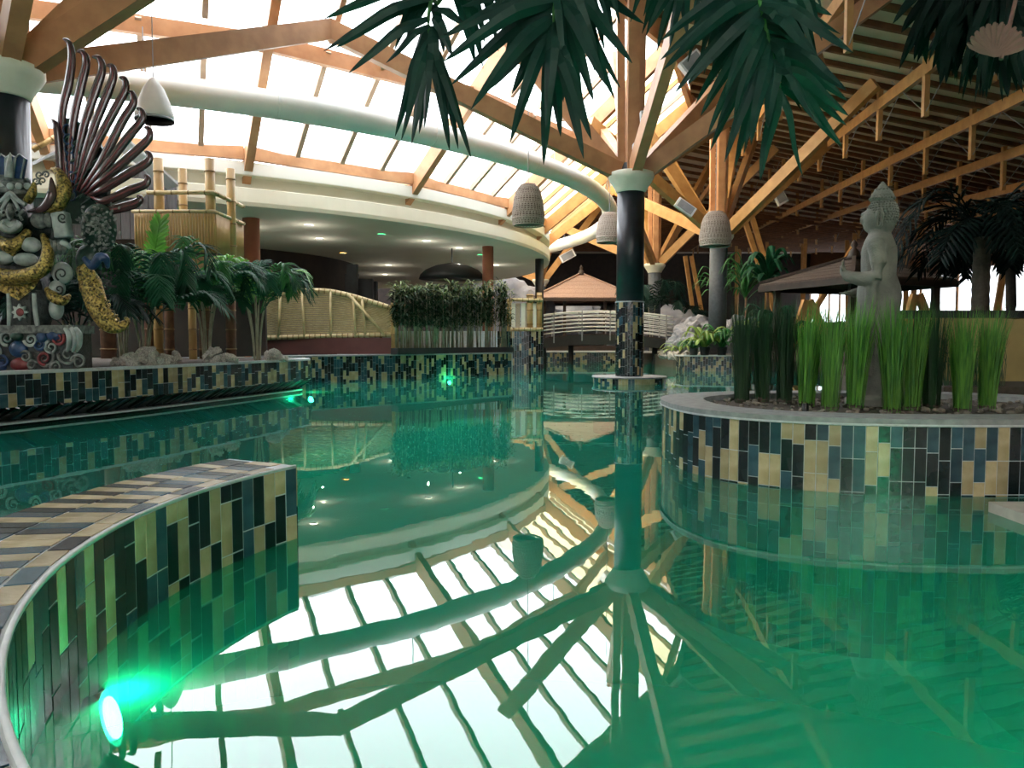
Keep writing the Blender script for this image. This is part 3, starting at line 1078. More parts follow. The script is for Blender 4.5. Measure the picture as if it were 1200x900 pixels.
# ------------------------------------------------------------------ standing stone figure (one skin), head turned away to the left
def statue():
    S = V(3.10, 6.30, HO - 0.04)
    t = thing('buddha_statue', S, 'grey stone standing figure with topknot, seen from behind among the reeds', 'statue')
    fa = R(148)                       # facing: left and a little away
    fx, fy = V(cos(fa), sin(fa), 0), V(-sin(fa), cos(fa), 0)   # forward, its left
    def L(f, l, z):
        return S + fx * f + fy * l + Z * z
    def rings(data, seg=28):
        out = []
        for z, cf, rf, rl in data:
            out.append([L(cf + rf * cos(2 * pi * k / seg), rl * sin(2 * pi * k / seg), z) for k in range(seg)])
        return out
    mb = MB()
    mb.loft(rings([(0.0, 0, 0.24, 0.26), (0.06, 0, 0.24, 0.26), (0.08, 0, 0.18, 0.21), (0.35, 0, 0.165, 0.20), (0.75, 0, 0.165, 0.20),
                   (0.92, -0.01, 0.175, 0.20), (1.00, -0.005, 0.165, 0.19), (1.10, 0.0, 0.135, 0.165), (1.22, 0.0, 0.14, 0.18), (1.32, 0.0, 0.135, 0.20),
                   (1.385, 0.0, 0.115, 0.18), (1.42, 0.0, 0.10, 0.13), (1.45, 0.0, 0.085, 0.09), (1.52, 0.01, 0.082, 0.085)]))
    # head
    mb.ell(L(0.015, 0, 1.575), (0.115, 0.11, 0.13), seg=20, rings=14)
    mb.ell(L(-0.02, 0, 1.53), (0.10, 0.105, 0.10), seg=20, rings=14)
    mb.ell(L(0.065, 0, 1.525), (0.065, 0.07, 0.07))
    mb.ell(L(0.135, 0, 1.57), (0.026, 0.02, 0.036))          # nose
    mb.ell(L(0.115, 0, 1.625), (0.028, 0.07, 0.016))           # brow
    mb.ell(L(0.112, 0, 1.535), (0.022, 0.03, 0.012))           # lips
    for s in (-1, 1):
        # shoulders, upper arm, forearm raised in front, hand
        mb.ell(L(0.0, s * 0.185, 1.32), (0.075, 0.075, 0.085))
        mb.tube([L(0, s * 0.20, 1.32), L(-0.02, s * 0.225, 1.18), L(0.0, s * 0.225, 1.05)], [0.07, 0.064, 0.058], 12)
        if s > 0:
            mb.tube([L(0.0, 0.225, 1.05), L(0.13, 0.20, 1.06), L(0.245, 0.15, 1.10)], [0.066, 0.058, 0.042], 12)
            hb = L(0.25, 0.145, 1.11)
            mb.ell(L(0.262, 0.14, 1.145), (0.022, 0.04, 0.055))
            for k, (dl, ln) in enumerate(((-0.03, 0.05), (-0.01, 0.062), (0.011, 0.058), (0.03, 0.045))):
                mb.tube([L(0.262, 0.14 + dl, 1.175), L(0.258, 0.14 + dl, 1.175 + ln)], [0.0115, 0.009], 8)
            mb.tube([L(0.262, 0.185, 1.14), L(0.27, 0.20, 1.175)], [0.013, 0.01], 8)
        else:
            mb.tube([L(0.0, -0.225, 1.05), L(0.12, -0.20, 0.98), L(0.22, -0.13, 0.96)], [0.058, 0.05, 0.037], 12)
            mb.ell(L(0.24, -0.11, 0.96), (0.05, 0.04, 0.022))
            for dl in (-0.03, -0.01, 0.011, 0.03):
                mb.tube([L(0.27, -0.11 + dl, 0.96), L(0.32, -0.10 + dl, 0.965)], [0.0115, 0.009], 8)
            mb.tube([L(0.23, -0.075, 0.965), L(0.27, -0.06, 0.98)], [0.013, 0.01], 8)
        # robe hem falling from the forearm
        mb.tube([L(0.03, s * 0.21, 1.03), L(0.04, s * 0.20, 0.7), L(0.04, s * 0.19, 0.25)], [0.05, 0.045, 0.05], 10)
    body = mesh_obj('body', fuse(mb, 0.011, 3), 'statue_stone', t)
    # hair cap with rows of small curls, topknot, long ears
    mb = MB()
    mb.ell(L(-0.018, 0, 1.605), (0.118, 0.119, 0.135), seg=20, rings=12)
    for row in range(10):
        z = 1.53 + row * 0.021
        rr = 0.118 * sqrt(max(0.05, 1 - ((z - 1.605) / 0.138) ** 2))
        m_ = max(8, int(2 * pi * rr / 0.026))
        for k in range(m_):
            a = 2 * pi * (k + 0.5 * (row % 2)) / m_
            if cos(a) > (0.25 if row < 4 else 0.6) and row < 6:
                continue
            mb.ell(L(-0.018 + rr * cos(a), rr * sin(a), z), 0.0125, seg=6, rings=4)
    mb.build('hair', 'statue_stone', t, True)
    mb = MB()
    mb.lathe([(0.0, -0.02), (0.088, -0.015), (0.094, 0.02), (0.082, 0.055), (0.055, 0.085), (0.028, 0.125), (0.008, 0.15), (0.0, 0.155)], 20, L(-0.012, 0, 1.725))
    for row in range(4):
        z, rr = 1.735 + row * 0.024, 0.092 - row * 0.013
        m_ = int(2 * pi * rr / 0.026)
        for k in range(m_):
            a = 2 * pi * (k + 0.5 * (row % 2)) / m_
            mb.ell(L(-0.012 + rr * cos(a), rr * sin(a), z), 0.0135, seg=6, rings=4)
    mb.build('topknot', 'statue_stone', t, True)
    for s in (-1, 1):
        mb = MB()
        mb.tube([L(0.005, s * 0.125, 1.63), L(-0.02, s * 0.138, 1.635), L(-0.03, s * 0.138, 1.58), L(-0.022, s * 0.128, 1.50), L(-0.004, s * 0.118, 1.485),
                 L(0.012, s * 0.118, 1.50), L(0.012, s * 0.124, 1.57), L(0.008, s * 0.126, 1.62)], 0.0135, 8)
        mb.build('ear', 'statue_stone', t, True)
    # incised neckline of the robe
    MB().tube([L(-0.135, 0.06, 1.33), L(-0.10, 0.14, 1.30), L(-0.03, 0.19, 1.22)], 0.006, 6).build('robe_fold', 'statue_stone', t)
statue()

# ------------------------------------------------------------------ winged guardian statue on its carved pedestal
def guardian():
    Yg = 9.15
    def g(x, y, dy=0.0):
        return PX(x, y, Yg + dy)
    s = Yg / F                        # metres per pixel here
    base = V(g(10, 400).x, Yg + 0.35, HL)
    t = thing('guardian_statue', base, 'carved winged guardian statue with crown, gold apron and fanned dark feathers', 'statue')
    def ell(mb, x, y, rx, ry, dy=0.0, rd=None, rot=0.0):
        mb.ell(g(x, y, dy), (rx * s, (rd if rd else min(rx, ry)) * s, ry * s), (0, rot, 0))
    def tub(mb, pts, rad, dy=0.0, seg=8, n=6, flat=1.0):
        P = smooth_path([g(p[0], p[1], (p[2] if len(p) > 2 else 0) + dy) for p in pts], n)
        if isinstance(rad, (list, tuple)):
            m_ = len(P)
            rr = []
            for i in range(m_):
                u = i / (m_ - 1) * (len(rad) - 1)
                a = int(min(u, len(rad) - 2))
                rr.append((rad[a] * (1 - (u - a)) + rad[a + 1] * (u - a)) * s)
        else:
            rr = rad * s
        mb.tube(P, rr, seg, True, flat, up=V(0, 1, 0.01))
    def spiral(x, y, r, turns=1.6, dirn=1, a0=0.0, dy=0.0, rad=(2.0, 1.0)):
        out = []
        N_ = int(14 * turns)
        for i in range(N_ + 1):
            u = i / N_
            a = a0 + dirn * 2 * pi * turns * u
            rr = r * (1 - 0.82 * u)
            out.append((x + rr * cos(a), y + rr * sin(a), dy))
        mb = MB()
        tub(mb, out, rad, seg=6, n=2)
        return mb
    # pedestal block with a lip, scroll carvings, domes and white claws
    ped = MB()
    a, b = g(-75, 430), g(84, 430)
    ped.span(a.x, b.x, Yg + 0.03, Yg + 0.45, HL, 1.10)
    pd = ped.build('pedestal', 'carved_dark', t)
    MB().span(a.x - 0.04, b.x + 0.03, Yg - 0.02, Yg + 0.48, 1.10, 1.20).build('pedestal_lip', 'carved_grey', pd)
    rng = random.Random(51)
    for i, (x, y, r, dr, m) in enumerate([(8, 396, 9, 1, 'carved_white'), (36, 398, 8, -1, 'carved_white'), (-8, 412, 9, -1, 'carved_white'),
                                          (52, 420, 12, 1, 'carved_grey'), (52, 420, 8, 1, 'carved_red'), (80, 416, 12, -1, 'carved_grey'), (68, 397, 8, 1, 'carved_red'),
                                          (3, 424, 9, 1, 'carved_blue'), (46, 404, 7, 1, 'carved_blue'), (60, 407, 8, -1, 'carved_white'), (92, 424, 9, 1, 'carved_grey'),
                                          (30, 418, 7, 1, 'carved_grey'), (-20, 398, 10, 1, 'carved_white'), (-30, 420, 11, -1, 'carved_red'), (38, 428, 6, -1, 'carved_grey'),
                                          (66, 430, 7, 1, 'carved_grey'), (86, 404, 7, 1, 'carved_grey')]):
        spiral(x, y, r, 1.5, dr, rng.uniform(0, 6), 0.0, (2.1, 0.9)).build('scroll', m, pd, True)
    for x, y, rx, ry, m in ((22, 409, 11, 10, 'carved_blue'), (24, 427, 12, 8, 'carved_red'), (-4, 430, 12, 9, 'carved_blue'), (20, 394, 8, 6, 'carved_green'),
                            (64, 393, 9, 7, 'carved_blue'), (50, 395, 7, 7, 'carved_blue')):
        mb = MB()
        ell(mb, x, y, rx, ry, 0.03, 6)
        mb.build('boss', m, pd, True)
    for x in (80, 87, 92):
        mb = MB()
        tub(mb, [(x - 3, 385, 0), (x + 1, 392, -0.06), (x + 1, 404, -0.04), (x - 2, 412, 0.0)], [2.6, 3.4, 3.0, 1.2])
        mb.build('claw', 'carved_white', pd, True)
    # body: one continuous figure with legs, belly, chest, neck, head, arms
    mb = MB()
    ell(mb, 12, 318, 46, 28, 0.35, 30)
    ell(mb, 12, 290, 38, 30, 0.32, 28)
    ell(mb, 12, 262, 18, 22, 0.32, 18)
    for sg in (-1, 1):
        cx = 12
        tub(mb, [(cx + sg * 22, 330, 0.3), (cx + sg * 34, 352, 0.28), (cx + sg * 30, 386, 0.28)], [22, 17, 14], seg=12)
        tub(mb, [(cx + sg * 30, 262, 0.35), (cx + sg * 48, 272, 0.25), (cx + sg * 60, 270, 0.15)], [14, 13, 12], seg=12)
        tub(mb, [(cx + sg * 60, 270, 0.15), (cx + sg * 58, 285, 0.05)], [12, 10], seg=12)
    ell(mb, 12, 252, 19, 24, 0.28, 20)
    body = mesh_obj('body', fuse(mb, 0.03, 3), 'carved_dark', t)
    def lump(name, m, items, parent=body, sub=True):
        for it in items:
            mb = MB()
            ell(mb, *it)
            mb.build(name, m, parent, True)
    lump('belly_roll', 'carved_white', [(36, 287, 12, 9, 0.02, 7), (30, 304, 14, 8, 0.0, 8), (4, 302, 12, 8, 0.0, 8), (-8, 288, 11, 9, 0.02, 7)])
    # legs: white shell plates and gold garter
    lump('leg_plate', 'carved_white', [(73, 320, 12, 13, 0.05, 8), (67, 338, 9, 10, 0.03, 8), (66, 362, 8, 13, 0.06, 8)])
    spiral(72, 321, 8, 1.2, 1, 2.0, -0.06, (1.1, 0.7)).build('leg_scroll', 'carved_dark', body, True)
    spiral(69, 339, 6, 1.1, -1, 2.0, -0.06, (1.1, 0.7)).build('leg_scroll', 'carved_dark', body, True)
    mb = MB()
    tub(mb, [(55, 338, 0.0), (63, 348, -0.05), (74, 352, -0.04), (82, 346, 0.02)], [3, 7, 6, 2])
    mb.build('garter', 'carved_gold', body, True)
    # arm plates, cuff, fist
    mb = MB()
    mb.box(g(73, 264, 0.02), 17 * s, 14 * s, 30 * s, V(1, 0, 0.12).normalized(), (0, 1, 0), V(-0.12, 0, 1).normalized())
    me = fuse(mb, 0.018, 4)
    mesh_obj('forearm_plate', me, 'carved_white', body)
    spiral(73, 255, 6, 1.3, 1, 1.0, -0.07, (1.0, 0.6)).build('arm_scroll', 'carved_dark', body, True)
    lump('sleeve', 'carved_grey', [(47, 258, 11, 10, 0.05, 8), (57, 258, 5, 9, 0.03, 6)])
    for k in range(4):
        mb = MB()
        tub(mb, [(60 + k * 5, 282, 0.03), (61 + k * 5, 290, -0.04), (60 + k * 5, 297, 0.02)], [3.2, 3.6, 2.4])
        mb.build('finger', 'carved_grey', body, True)
    mb = MB()
    tub(mb, [(72, 284, -0.05), (79, 287, -0.06), (82, 291, -0.03)], [3.0, 3.2, 2.0])
    mb.build('thumb', 'carved_white', body, True)
    # gold necklace, crescent apron, hanging skirt, loincloth with emblem
    mb = MB()
    tub(mb, [(-12, 272, 0.06), (0, 283, 0.0), (12, 288, -0.02), (24, 283, 0.0), (34, 270, 0.06)], [4, 7, 9, 7, 4], seg=10)
    ell(mb, 12, 292, 8, 9, 0.0, 5)
    mb.build('necklace', 'carved_gold', body, True)
    mb = MB()
    tub(mb, [(50, 275, 0.02), (56, 292, -0.06), (52, 312, -0.10), (36, 322, -0.12), (14, 325, -0.12), (-10, 320, -0.12), (-30, 308, -0.08)],
        [3, 6, 8, 9, 9, 9, 7], seg=10)
    mb.build('apron', 'carved_gold', body, True)
    mb = MB()
    pts = [(-26, 322), (50, 322), (40, 338), (22, 352), (-6, 338)]
    P0 = [g(x, y, -0.05) for x, y in pts]
    P1 = [g(x, y, 0.12) for x, y in pts]
    mb.loft([P0, P1])
    mb.build('skirt', 'carved_gold', body)
    for k in range(26):
        mb = MB()
        x, y = rng.uniform(-20, 44), rng.uniform(325, 344)
        if abs(x - 12) > 36 - (y - 325) * 1.2:
            continue
        mb.lathe([(0.0, -0.01), (3.4 * s, -0.006), (2.0 * s, 0.012), (0, 0.016)], 7, (0, 0, 0))
        M = Matrix.Translation(g(x, y, -0.055)) @ Matrix.Rotation(pi / 2, 4, 'X')
        mb.v = [tuple(M @ Vector(v)) for v in mb.v]
        mb.build('skirt_bead', 'carved_gold', body)
    mb = MB()
    mb.box(g(24, 364, 0.02), 26 * s, 0.05, 44 * s)
    lc = mb.build('loincloth', 'carved_dark', body)
    for x in (10, 40):
        mb = MB()
        tub(mb, [(x, 344, -0.04), (x + (1 if x > 20 else 1), 362, -0.05), (x + (4 if x > 20 else 1), 382, -0.04)], [2.2, 2.6, 2.6])
        mb.build('cloth_band', 'carved_white', body, True)
    mb = MB()
    star = []
    for k in range(16):
        rr = (10 if k % 2 == 0 else 6) * s
        star.append((rr * cos(2 * pi * k / 16), rr * sin(2 * pi * k / 16)))
    c = g(24, 366, -0.04)
    mb.loft([[c + V(x, 0, z) for x, z in star], [c + V(x, -0.03, z) for x, z in star]])
    em = mb.build('emblem', 'carved_white', body)
    mb = MB()
    ell(mb, 24, 366, 5, 5, -0.06, 3)
    mb.build('emblem_boss', 'carved_red', body, True)
    # masked face: brow peaks, eyes, beaked nose, fanged chin
    hd = MB()
    ell(hd, 12, 252, 20, 20, 0.10, 14)
    head = hd.build('head', 'carved_dark', t, True)
    for pts, m, r_ in (([(-6, 240), (4, 234), (12, 226), (20, 234), (30, 240)], 'carved_white', 2.6), ([(2, 246), (12, 230), (22, 246)], 'carved_white', 2.0),
                       ([(-4, 246), (4, 252), (12, 246), (20, 252), (28, 246)], 'carved_grey', 2.0), ([(-2, 258), (6, 246), (12, 258), (18, 246), (26, 258)], 'carved_grey', 1.6),
                       ([(0, 262), (12, 270), (24, 262)], 'carved_white', 3.4)):
        mb = MB()
        tub(mb, [(x, y, -0.10) for x, y in pts], r_, n=3)
        mb.build('mask_ridge', m, head, True)
    for x in (4, 20):
        mb = MB()
        ell(mb, x, 249, 3.6, 3.2, -0.09, 3)
        mb.build('eye', 'carved_white', head, True)
        mb = MB()
        ell(mb, x, 249, 1.6, 1.8, -0.12, 1.5)
        mb.build('pupil', 'black', head, True)
        mb = MB()
        tub(mb, [(x + (2 if x > 12 else -2), 264, -0.1), (x, 258, -0.13)], [1.6, 0.5])
        mb.build('fang', 'carved_white', head, True)
    mb = MB()
    ell(mb, 12, 265, 14, 9, 0.0, 8)
    mb.build('chin', 'carved_white', head, True)
    mb = MB()
    tub(mb, [(12, 240, -0.08), (12, 248, -0.16), (12, 256, -0.14)], [3, 4.5, 1.5])
    mb.build('nose', 'carved_grey', head, True)
    # crown: bands, flared panels, central finial
    cr = MB()
    for y, w, h in ((226, 30, 4), (219, 27, 4), (212, 24, 4)):
        c = g(10, y, 0.14)
        cr.lathe([(w * s * 0.9, -h * s), (w * s, -h * s * 0.5), (w * s, h * s * 0.5), (w * s * 0.9, h * s)], 24, c, sy=0.7)
    crown = cr.build('crown', 'carved_grey', t, True)
    for k, x in enumerate((-16, -7, 2, 11, 20)):
        tip = x * 1.18 - 1
        P = [g(x - 4, 209, 0.0), g(x + 5, 209, 0.0), g(tip + 7, 186, -0.02), g(tip + 1, 181, -0.03), g(tip - 5, 186, -0.02)]
        mb = MB()
        mb.loft([P, [p + V(0, 0.05, 0) for p in P]])
        mb.build('crown_panel', 'carved_blue', crown)
        mb = MB()
        mb.tube([p + V(0, -0.012, 0) for p in (P[0], P[4], P[3], P[2], P[1])], 1.1 * s, 6)
        mb.build('crown_edge', 'carved_white', crown, True)
    mb = MB()
    tub(mb, [(11, 208, -0.08), (11, 195, -0.10), (12, 179, -0.06)], [5, 4, 0.6])
    mb.build('crown_finial', 'carved_white', crown, True)
    for x in (-18, -8, 2, 12, 22, 32):
        mb = MB()
        ell(mb, x, 218, 4, 4, -0.06 + abs(x - 10) * 0.003, 3)
        mb.build('crown_boss', 'carved_white', crown, True)
    # ear flares and gold-backed crescent horns beside the head
    for sg in (-1, 1):
        q = lambda x: 12 + sg * (x - 12)
        mb = MB()
        tub(mb, [(q(32), 236, 0.05), (q(38), 226, 0.02), (q(40), 214, 0.04)], [5, 5, 2])
        mb.build('ear_flare', 'carved_gold', t, True)
        mb = MB()
        tub(mb, [(q(33), 248, 0.0), (q(50), 244, -0.05), (q(61), 228, -0.05), (q(60), 208, 0.0)], [1.6, 4.6, 5.6, 1.0], seg=10)
        mb.build('horn', 'feather', t, True)
        mb = MB()
        tub(mb, [(q(50), 246, 0.06), (q(66), 240, 0.05), (q(75), 222, 0.05), (q(70), 204, 0.06), (q(60), 198, 0.07)], [5, 9, 9, 6, 2], seg=10)
        mb.build('horn_mount', 'carved_gold', t, True)
        for k in range(4):
            spiral(q(42 + k * 4), 212 - (k % 2) * 7, 4.5, 1.2, sg, k, 0.05, (1.3, 0.8)).build('head_scroll', 'carved_grey', t, True)
    # wings: both sides, feathers fanned upward; the photo shows the one by the palms
    F_ = [[(325, 450), (362, 260), (378, 130), (366, 50), (333, 24)],
          [(380, 500), (428, 270), (455, 150), (437, 97), (405, 90)],
          [(430, 530), (500, 310), (538, 190), (522, 128), (485, 118)],
          [(470, 560), (560, 330), (597, 225), (590, 172), (562, 165)],
          [(500, 600), (600, 410), (658, 300), (657, 240), (630, 228)],
          [(530, 680), (640, 470), (700, 370), (697, 315), (672, 303)],
          [(540, 720), (670, 550), (747, 455), (746, 405), (720, 390)],
          [(540, 770), (680, 650), (780, 555), (786, 505), (760, 490)],
          [(540, 820), (680, 735), (777, 675), (786, 635), (765, 618)],
          [(550, 880), (680, 825), (765, 792), (778, 758), (760, 742)],
          [(560, 925), (680, 905), (732, 882), (738, 862), (722, 853)]]
    for sg in (1, -1):
        q = (lambda x: x) if sg > 0 else (lambda x: 24 - x)
        wg = MB()
        P = [(68, 150), (76, 138), (88, 140), (108, 155), (122, 178), (128, 215), (122, 246), (96, 262), (78, 262), (72, 200)]
        A_ = [g(q(x), y, 0.52) for x, y in P]
        wg.loft([A_, [p + V(0, 0.07, 0) for p in A_]])
        wing = wg.build('wing', 'carved_green', t)
        for fi, fz in enumerate(F_):
            pts = [(q(x / 4.5), 40 + y / 4.5, 0.50 - 0.012 * fi) for x, y in fz]
            b0 = (q(78 + fi * 3.2), 232 - (10 - fi) * 1.5, 0.5)
            mb = MB()
            tub(mb, [b0] + pts, [3.0, 5.4, 6.0, 5.2, 3.8, 1.2], seg=8, n=6, flat=0.55)
            fo = mb.build('feather', 'feather', wing, True)
            if sg > 0:
                mb = MB()
                tub(mb, [(x - 1.0, y, d_ - 0.028) for x, y, d_ in [b0] + pts[:4]], [0.8, 1.1, 1.1, 0.9, 0.6], seg=6, n=6)
                mb.build('feather_rib', 'carved_red', wing, True)
        # scale rows on the wing root
        for row in range(6):
            for k in range(4):
                x, y = 80 + k * 9 + row * 2.5, 160 + row * 14 + k * 5
                mb = MB()
                tub(mb, [(q(x - 6), y + 5, 0.50), (q(x), y + 1, 0.47), (q(x + 7), y - 6, 0.49)], [1.0, 1.8, 0.8], n=3)
                mb.build('wing_scale', 'carved_green', wing, True)
        for k in range(8):
            mb = MB()
            c = g(q(79 + min(k, 5) * 1.0), 152 + k * 11, 0.47)
            mb.tube([c + V(cos(a) * 5.2 * s, 0, sin(a) * 6.2 * s) for a in [2 * pi * j / 14 for j in range(15)]], 1.0 * s, 6)
            mb.build('wing_ring', 'carved_blue', wing, True)
        mb = MB()
        tub(mb, [(q(61), 140, 0.45), (q(67), 150, 0.45), (q(70), 180, 0.48), (q(72), 215, 0.5)], [1.0, 4.5, 5.0, 5.0])
        mb.build('wing_bone', 'feather', wing, True)
    # grey leaf carving below the wing, blue ribbon, gold tail plume
    mb = MB()
    for k in range(150):
        x, y = rng.gauss(115, 11), rng.gauss(268, 15)
        if not (92 < x < 142 and 234 < y < 302):
            continue
        p = g(x, y, 0.12 + rng.uniform(0, 0.12))
        a = rng.uniform(0, 2 * pi)
        d = V(cos(a), -0.4, sin(a))
        mb.blade([p, p + d * 2.4 * s, p + d * 5 * s], 3.6 * s, V(-sin(a), 0, cos(a)), 0.1)
    lf = mb.build('leaf_carving', 'carved_grey', t)
    lf['kind'] = 'stuff'
    mb = MB()
    ell(mb, 116, 268, 22, 30, 0.34, 10)
    ell(mb, 105, 305, 16, 20, 0.34, 12)
    mb.build('wing_root', 'carved_green', t, True)
    mb = MB()
    tub(mb, [(98, 302, 0.05), (108, 312, 0.0), (116, 302, -0.02), (124, 304, 0.0), (126, 314, 0.05)], [3, 5, 6, 5, 2], flat=0.6)
    mb.build('ribbon', 'carved_blue', t, True)
    mb = MB()
    tub(mb, [(96, 312, 0.05), (106, 334, 0.0), (114, 358, -0.05), (126, 378, -0.05), (140, 383, -0.02), (149, 376, 0.0), (146, 372, 0.02)],
        [8, 14, 13, 11, 7, 3.5, 1.2], seg=12, flat=0.5)
    tail = mb.build('tail_plume', 'carved_gold', t, True)
    for k in range(26):
        u = rng.random()
        x = 98 + u * 34 + rng.uniform(-8, 8)
        y = 318 + u * 58 + rng.uniform(-5, 5)
        spiral(x, y, rng.uniform(3, 5), 1.1, rng.choice((1, -1)), rng.uniform(0, 6), -0.13, (1.2, 0.7)).build('tail_scroll', 'carved_gold', tail, True)
    mb = MB()
    for k in range(60):
        x, y = rng.gauss(122, 8), rng.gauss(330, 12)
        p = g(x, y, 0.15)
        a = rng.uniform(0, 2 * pi)
        d = V(cos(a), -0.4, sin(a))
        mb.blade([p, p + d * 2.4 * s, p + d * 5 * s], 3.6 * s, V(-sin(a), 0, cos(a)), 0.1)
    mb.build('leaf_carving', 'carved_dark', t)['kind'] = 'stuff'
guardian()

# ------------------------------------------------------------------ plants
def frond(mb, pts, n, ll, w, droop, rng, up=Z, taper=True, spread=1.0, t0=0.12):
    """feather palm frond along a path: leaflet pairs"""
    P = smooth_path(pts, 8)
    m_ = len(P)
    for i in range(n):
        t = t0 + (1 - t0) * (i + 0.5) / n
        u = t * (m_ - 1)
        k = int(min(u, m_ - 2))
        p = P[k].lerp(P[k + 1], u - k)
        d, s, uu = frame(P[k + 1] - P[k], up)
        prof = (0.55 + 1.2 * t - 1.25 * t * t) if taper else 1.0
        for sg in (-1, 1):
            L = ll * prof * rng.uniform(0.85, 1.1)
            dirv = (s * sg * spread + d * (0.55 + 0.8 * t) + uu * rng.uniform(-0.1, 0.2)).normalized()
            q1 = p + dirv * L * 0.5 - Z * droop * L * 0.12
            q2 = p + dirv * L * 0.82 - Z * droop * L * 0.42
            q3 = p + dirv * L - Z * droop * L * 0.75
            mb.blade([p, q1, q2, q3], w, uu.cross(dirv), 0.2, lambda v: (0.55, 1.0, 0.7, 0.05)[int(round(v * 3))])
    return P

def feather_palm(loc, label, nf, length, h, rng, mats, stems=5, ll=0.34, group=None, name='areca_palm', spread=0.22, w=0.038, droop=0.45):
    loc = Vector(loc)
    t = thing(name, loc, label, 'palm', group)
    for k in range(stems):
        a = 2 * pi * k / stems + rng.uniform(-0.4, 0.4)
        b = loc + V(cos(a), sin(a), 0) * 0.05
        e = loc + V(cos(a), sin(a), 0) * spread * 0.8 + Z * h * rng.uniform(0.8, 1.0)
        MB().tube(smooth_path([b, b.lerp(e, 0.5) - V(cos(a), sin(a), 0) * 0.03, e], 5), [0.018] * 10 + [0.012], 7).build('stem', 'stem', t, True)
    for k in range(nf):
        a = 2 * pi * k * 0.381966 * 1.0 + rng.uniform(-0.3, 0.3)
        lift = rng.uniform(0.55, 1.5)
        o = loc + V(cos(a), sin(a), 0) * spread * 0.6 + Z * h * rng.uniform(0.7, 1.0)
        L = length * rng.uniform(0.8, 1.1)
        d = V(cos(a), sin(a), 0)
        pts = [o, o + d * L * 0.30 + Z * L * 0.42 * lift, o + d * L * 0.65 + Z * L * 0.55 * lift, o + d * L * (0.98 - 0.2 * lift) + Z * L * (0.42 * lift - 0.12)]
        mb = MB()
        P = frond(mb, pts, 20, ll, w, droop, rng)
        mb.tube(P, [0.011 * (1 - 0.8 * i / len(P)) for i in range(len(P))], 5)
        m = mats[0] if lift < 1.0 else rng.choice(mats)
        mb.build('frond', m, t)
    return t

rng = random.Random(61)
feather_palm((-5.55, 11.2, HL), 'feathery palm in the long planter right beside the guardian statue', 24, 1.35, 0.95, rng, ['palm_mid', 'leaf_mid', 'palm_mid', 'palm_mid'], ll=0.42, group='small palms in the long planter')
# one young upright frond of bright green in the same clump
bf = bpy.data.objects['areca_palm']
mb = MB()
P = frond(mb, [PX(180, 330, 11.0), PX(181, 300, 10.9), PX(184, 278, 10.8), PX(188, 258, 10.8)], 16, 0.33, 0.05, 0.2, rng, up=V(0, -1, 0.2), t0=0.25, spread=0.8)
mb.tube(P, 0.008, 5)
mb.build('young_frond', 'palm_bright', bf)['label'] = 'bright green young frond'
feather_palm((-5.15, 12.5, HL), 'middle palm of the long planter with fronds arching over bamboo posts', 26, 1.05, 1.15, rng, ['palm_mid', 'leaf_mid', 'palm_mid', 'palm_bright'], ll=0.36, group='small palms in the long planter')
feather_palm((-4.72, 13.7, HL), 'last palm of the long planter, nearest the woven railing', 28, 1.1, 1.2, rng, ['palm_mid', 'leaf_mid', 'palm_bright', 'leaf_mid'], ll=0.36, group='small palms in the long planter')
feather_palm((-6.6, 12.6, HL), 'dark palm standing behind the other planter palms under the hut', 20, 1.2, 1.1, rng, ['palm_dark'], ll=0.36, group='small palms in the long planter')
feather_palm((-6.1, 10.4, HL), 'dark low palm tucked between the guardian statue and its neighbour palm', 18, 1.1, 0.7, rng, ['palm_dark'], ll=0.36, group='small palms in the long planter')

# stones lying in the long planter
def rock_mesh(seed, sub=2, amp=0.42, m='rock_pale', fr=1.3):
    bm = bmesh.new()
    bmesh.ops.create_icosphere(bm, subdivisions=sub, radius=1)
    for v in bm.verts:
        n_ = noise.noise(v.co * fr + V(seed * 7.3, seed * 3.1, 0))
        n2 = noise.noise(v.co * fr * 2.6 + V(seed * 2.3, 0, seed * 5))
        v.co *= 1 + amp * n_ * 1.6 + amp * 0.5 * n2
    me = bpy.data.meshes.new('rock')
    bm.to_mesh(me)
    bm.free()
    me.materials.append(MATS[m])
    return me
RM = [rock_mesh(i) for i in range(5)]
ORD = ['first', 'second', 'third', 'fourth', 'fifth', 'sixth', 'seventh', 'eighth', 'ninth', 'tenth', 'eleventh', 'twelfth']
piles = [((146, 425), 9, 'pale stone in the pile beside the statue pedestal'),
         ((172, 424), 11, 'bright pale stone in the pile below the nearest planter palm'),
         ((205, 423), 7, 'grey stone in the pile left of the lit bamboo post'),
         ((258, 419), 8, 'pale stone in the pile below the middle palm'),
         ((318, 417), 9, 'pale stone in the pile at the end of the long planter')]
def lp_edge_y(x):
    """where the planter edge is seen at pixel column x"""
    best = min(LP[:80], key=lambda p: abs(600 + F * p.x / (p.y + 0.03) - x))
    return best.y
for (px_, py_), cnt, lab in piles:
    ye = lp_edge_y(px_) + 0.45
    c = PX(px_, py_, ye)
    PILE = []
    for k in range(cnt):
        sx = rng.uniform(0.06, 0.12)
        dx = rng.uniform(-0.17, 0.17) * ye / 10
        top = k > cnt * 0.6
        o = link('rock', rng.choice(RM))
        o.location = (c.x + dx * (0.5 if top else 1.3), ye + rng.uniform(-0.14, 0.18), HL + sx * (1.3 if top else 0.55))
        o.scale = (sx, sx * rng.uniform(0.8, 1.1), sx * rng.uniform(0.6, 0.95))
        o.rotation_euler = (rng.uniform(0, 3), rng.uniform(0, 3), rng.uniform(0, 6))
        PILE.append(o)
    PILE.sort(key=lambda o: o.location.x)
    for k, o in enumerate(PILE):
        tag(o, lab + ', ' + ORD[k] + ' along', 'rock', 'stones ' + lab.split('stone ')[1])

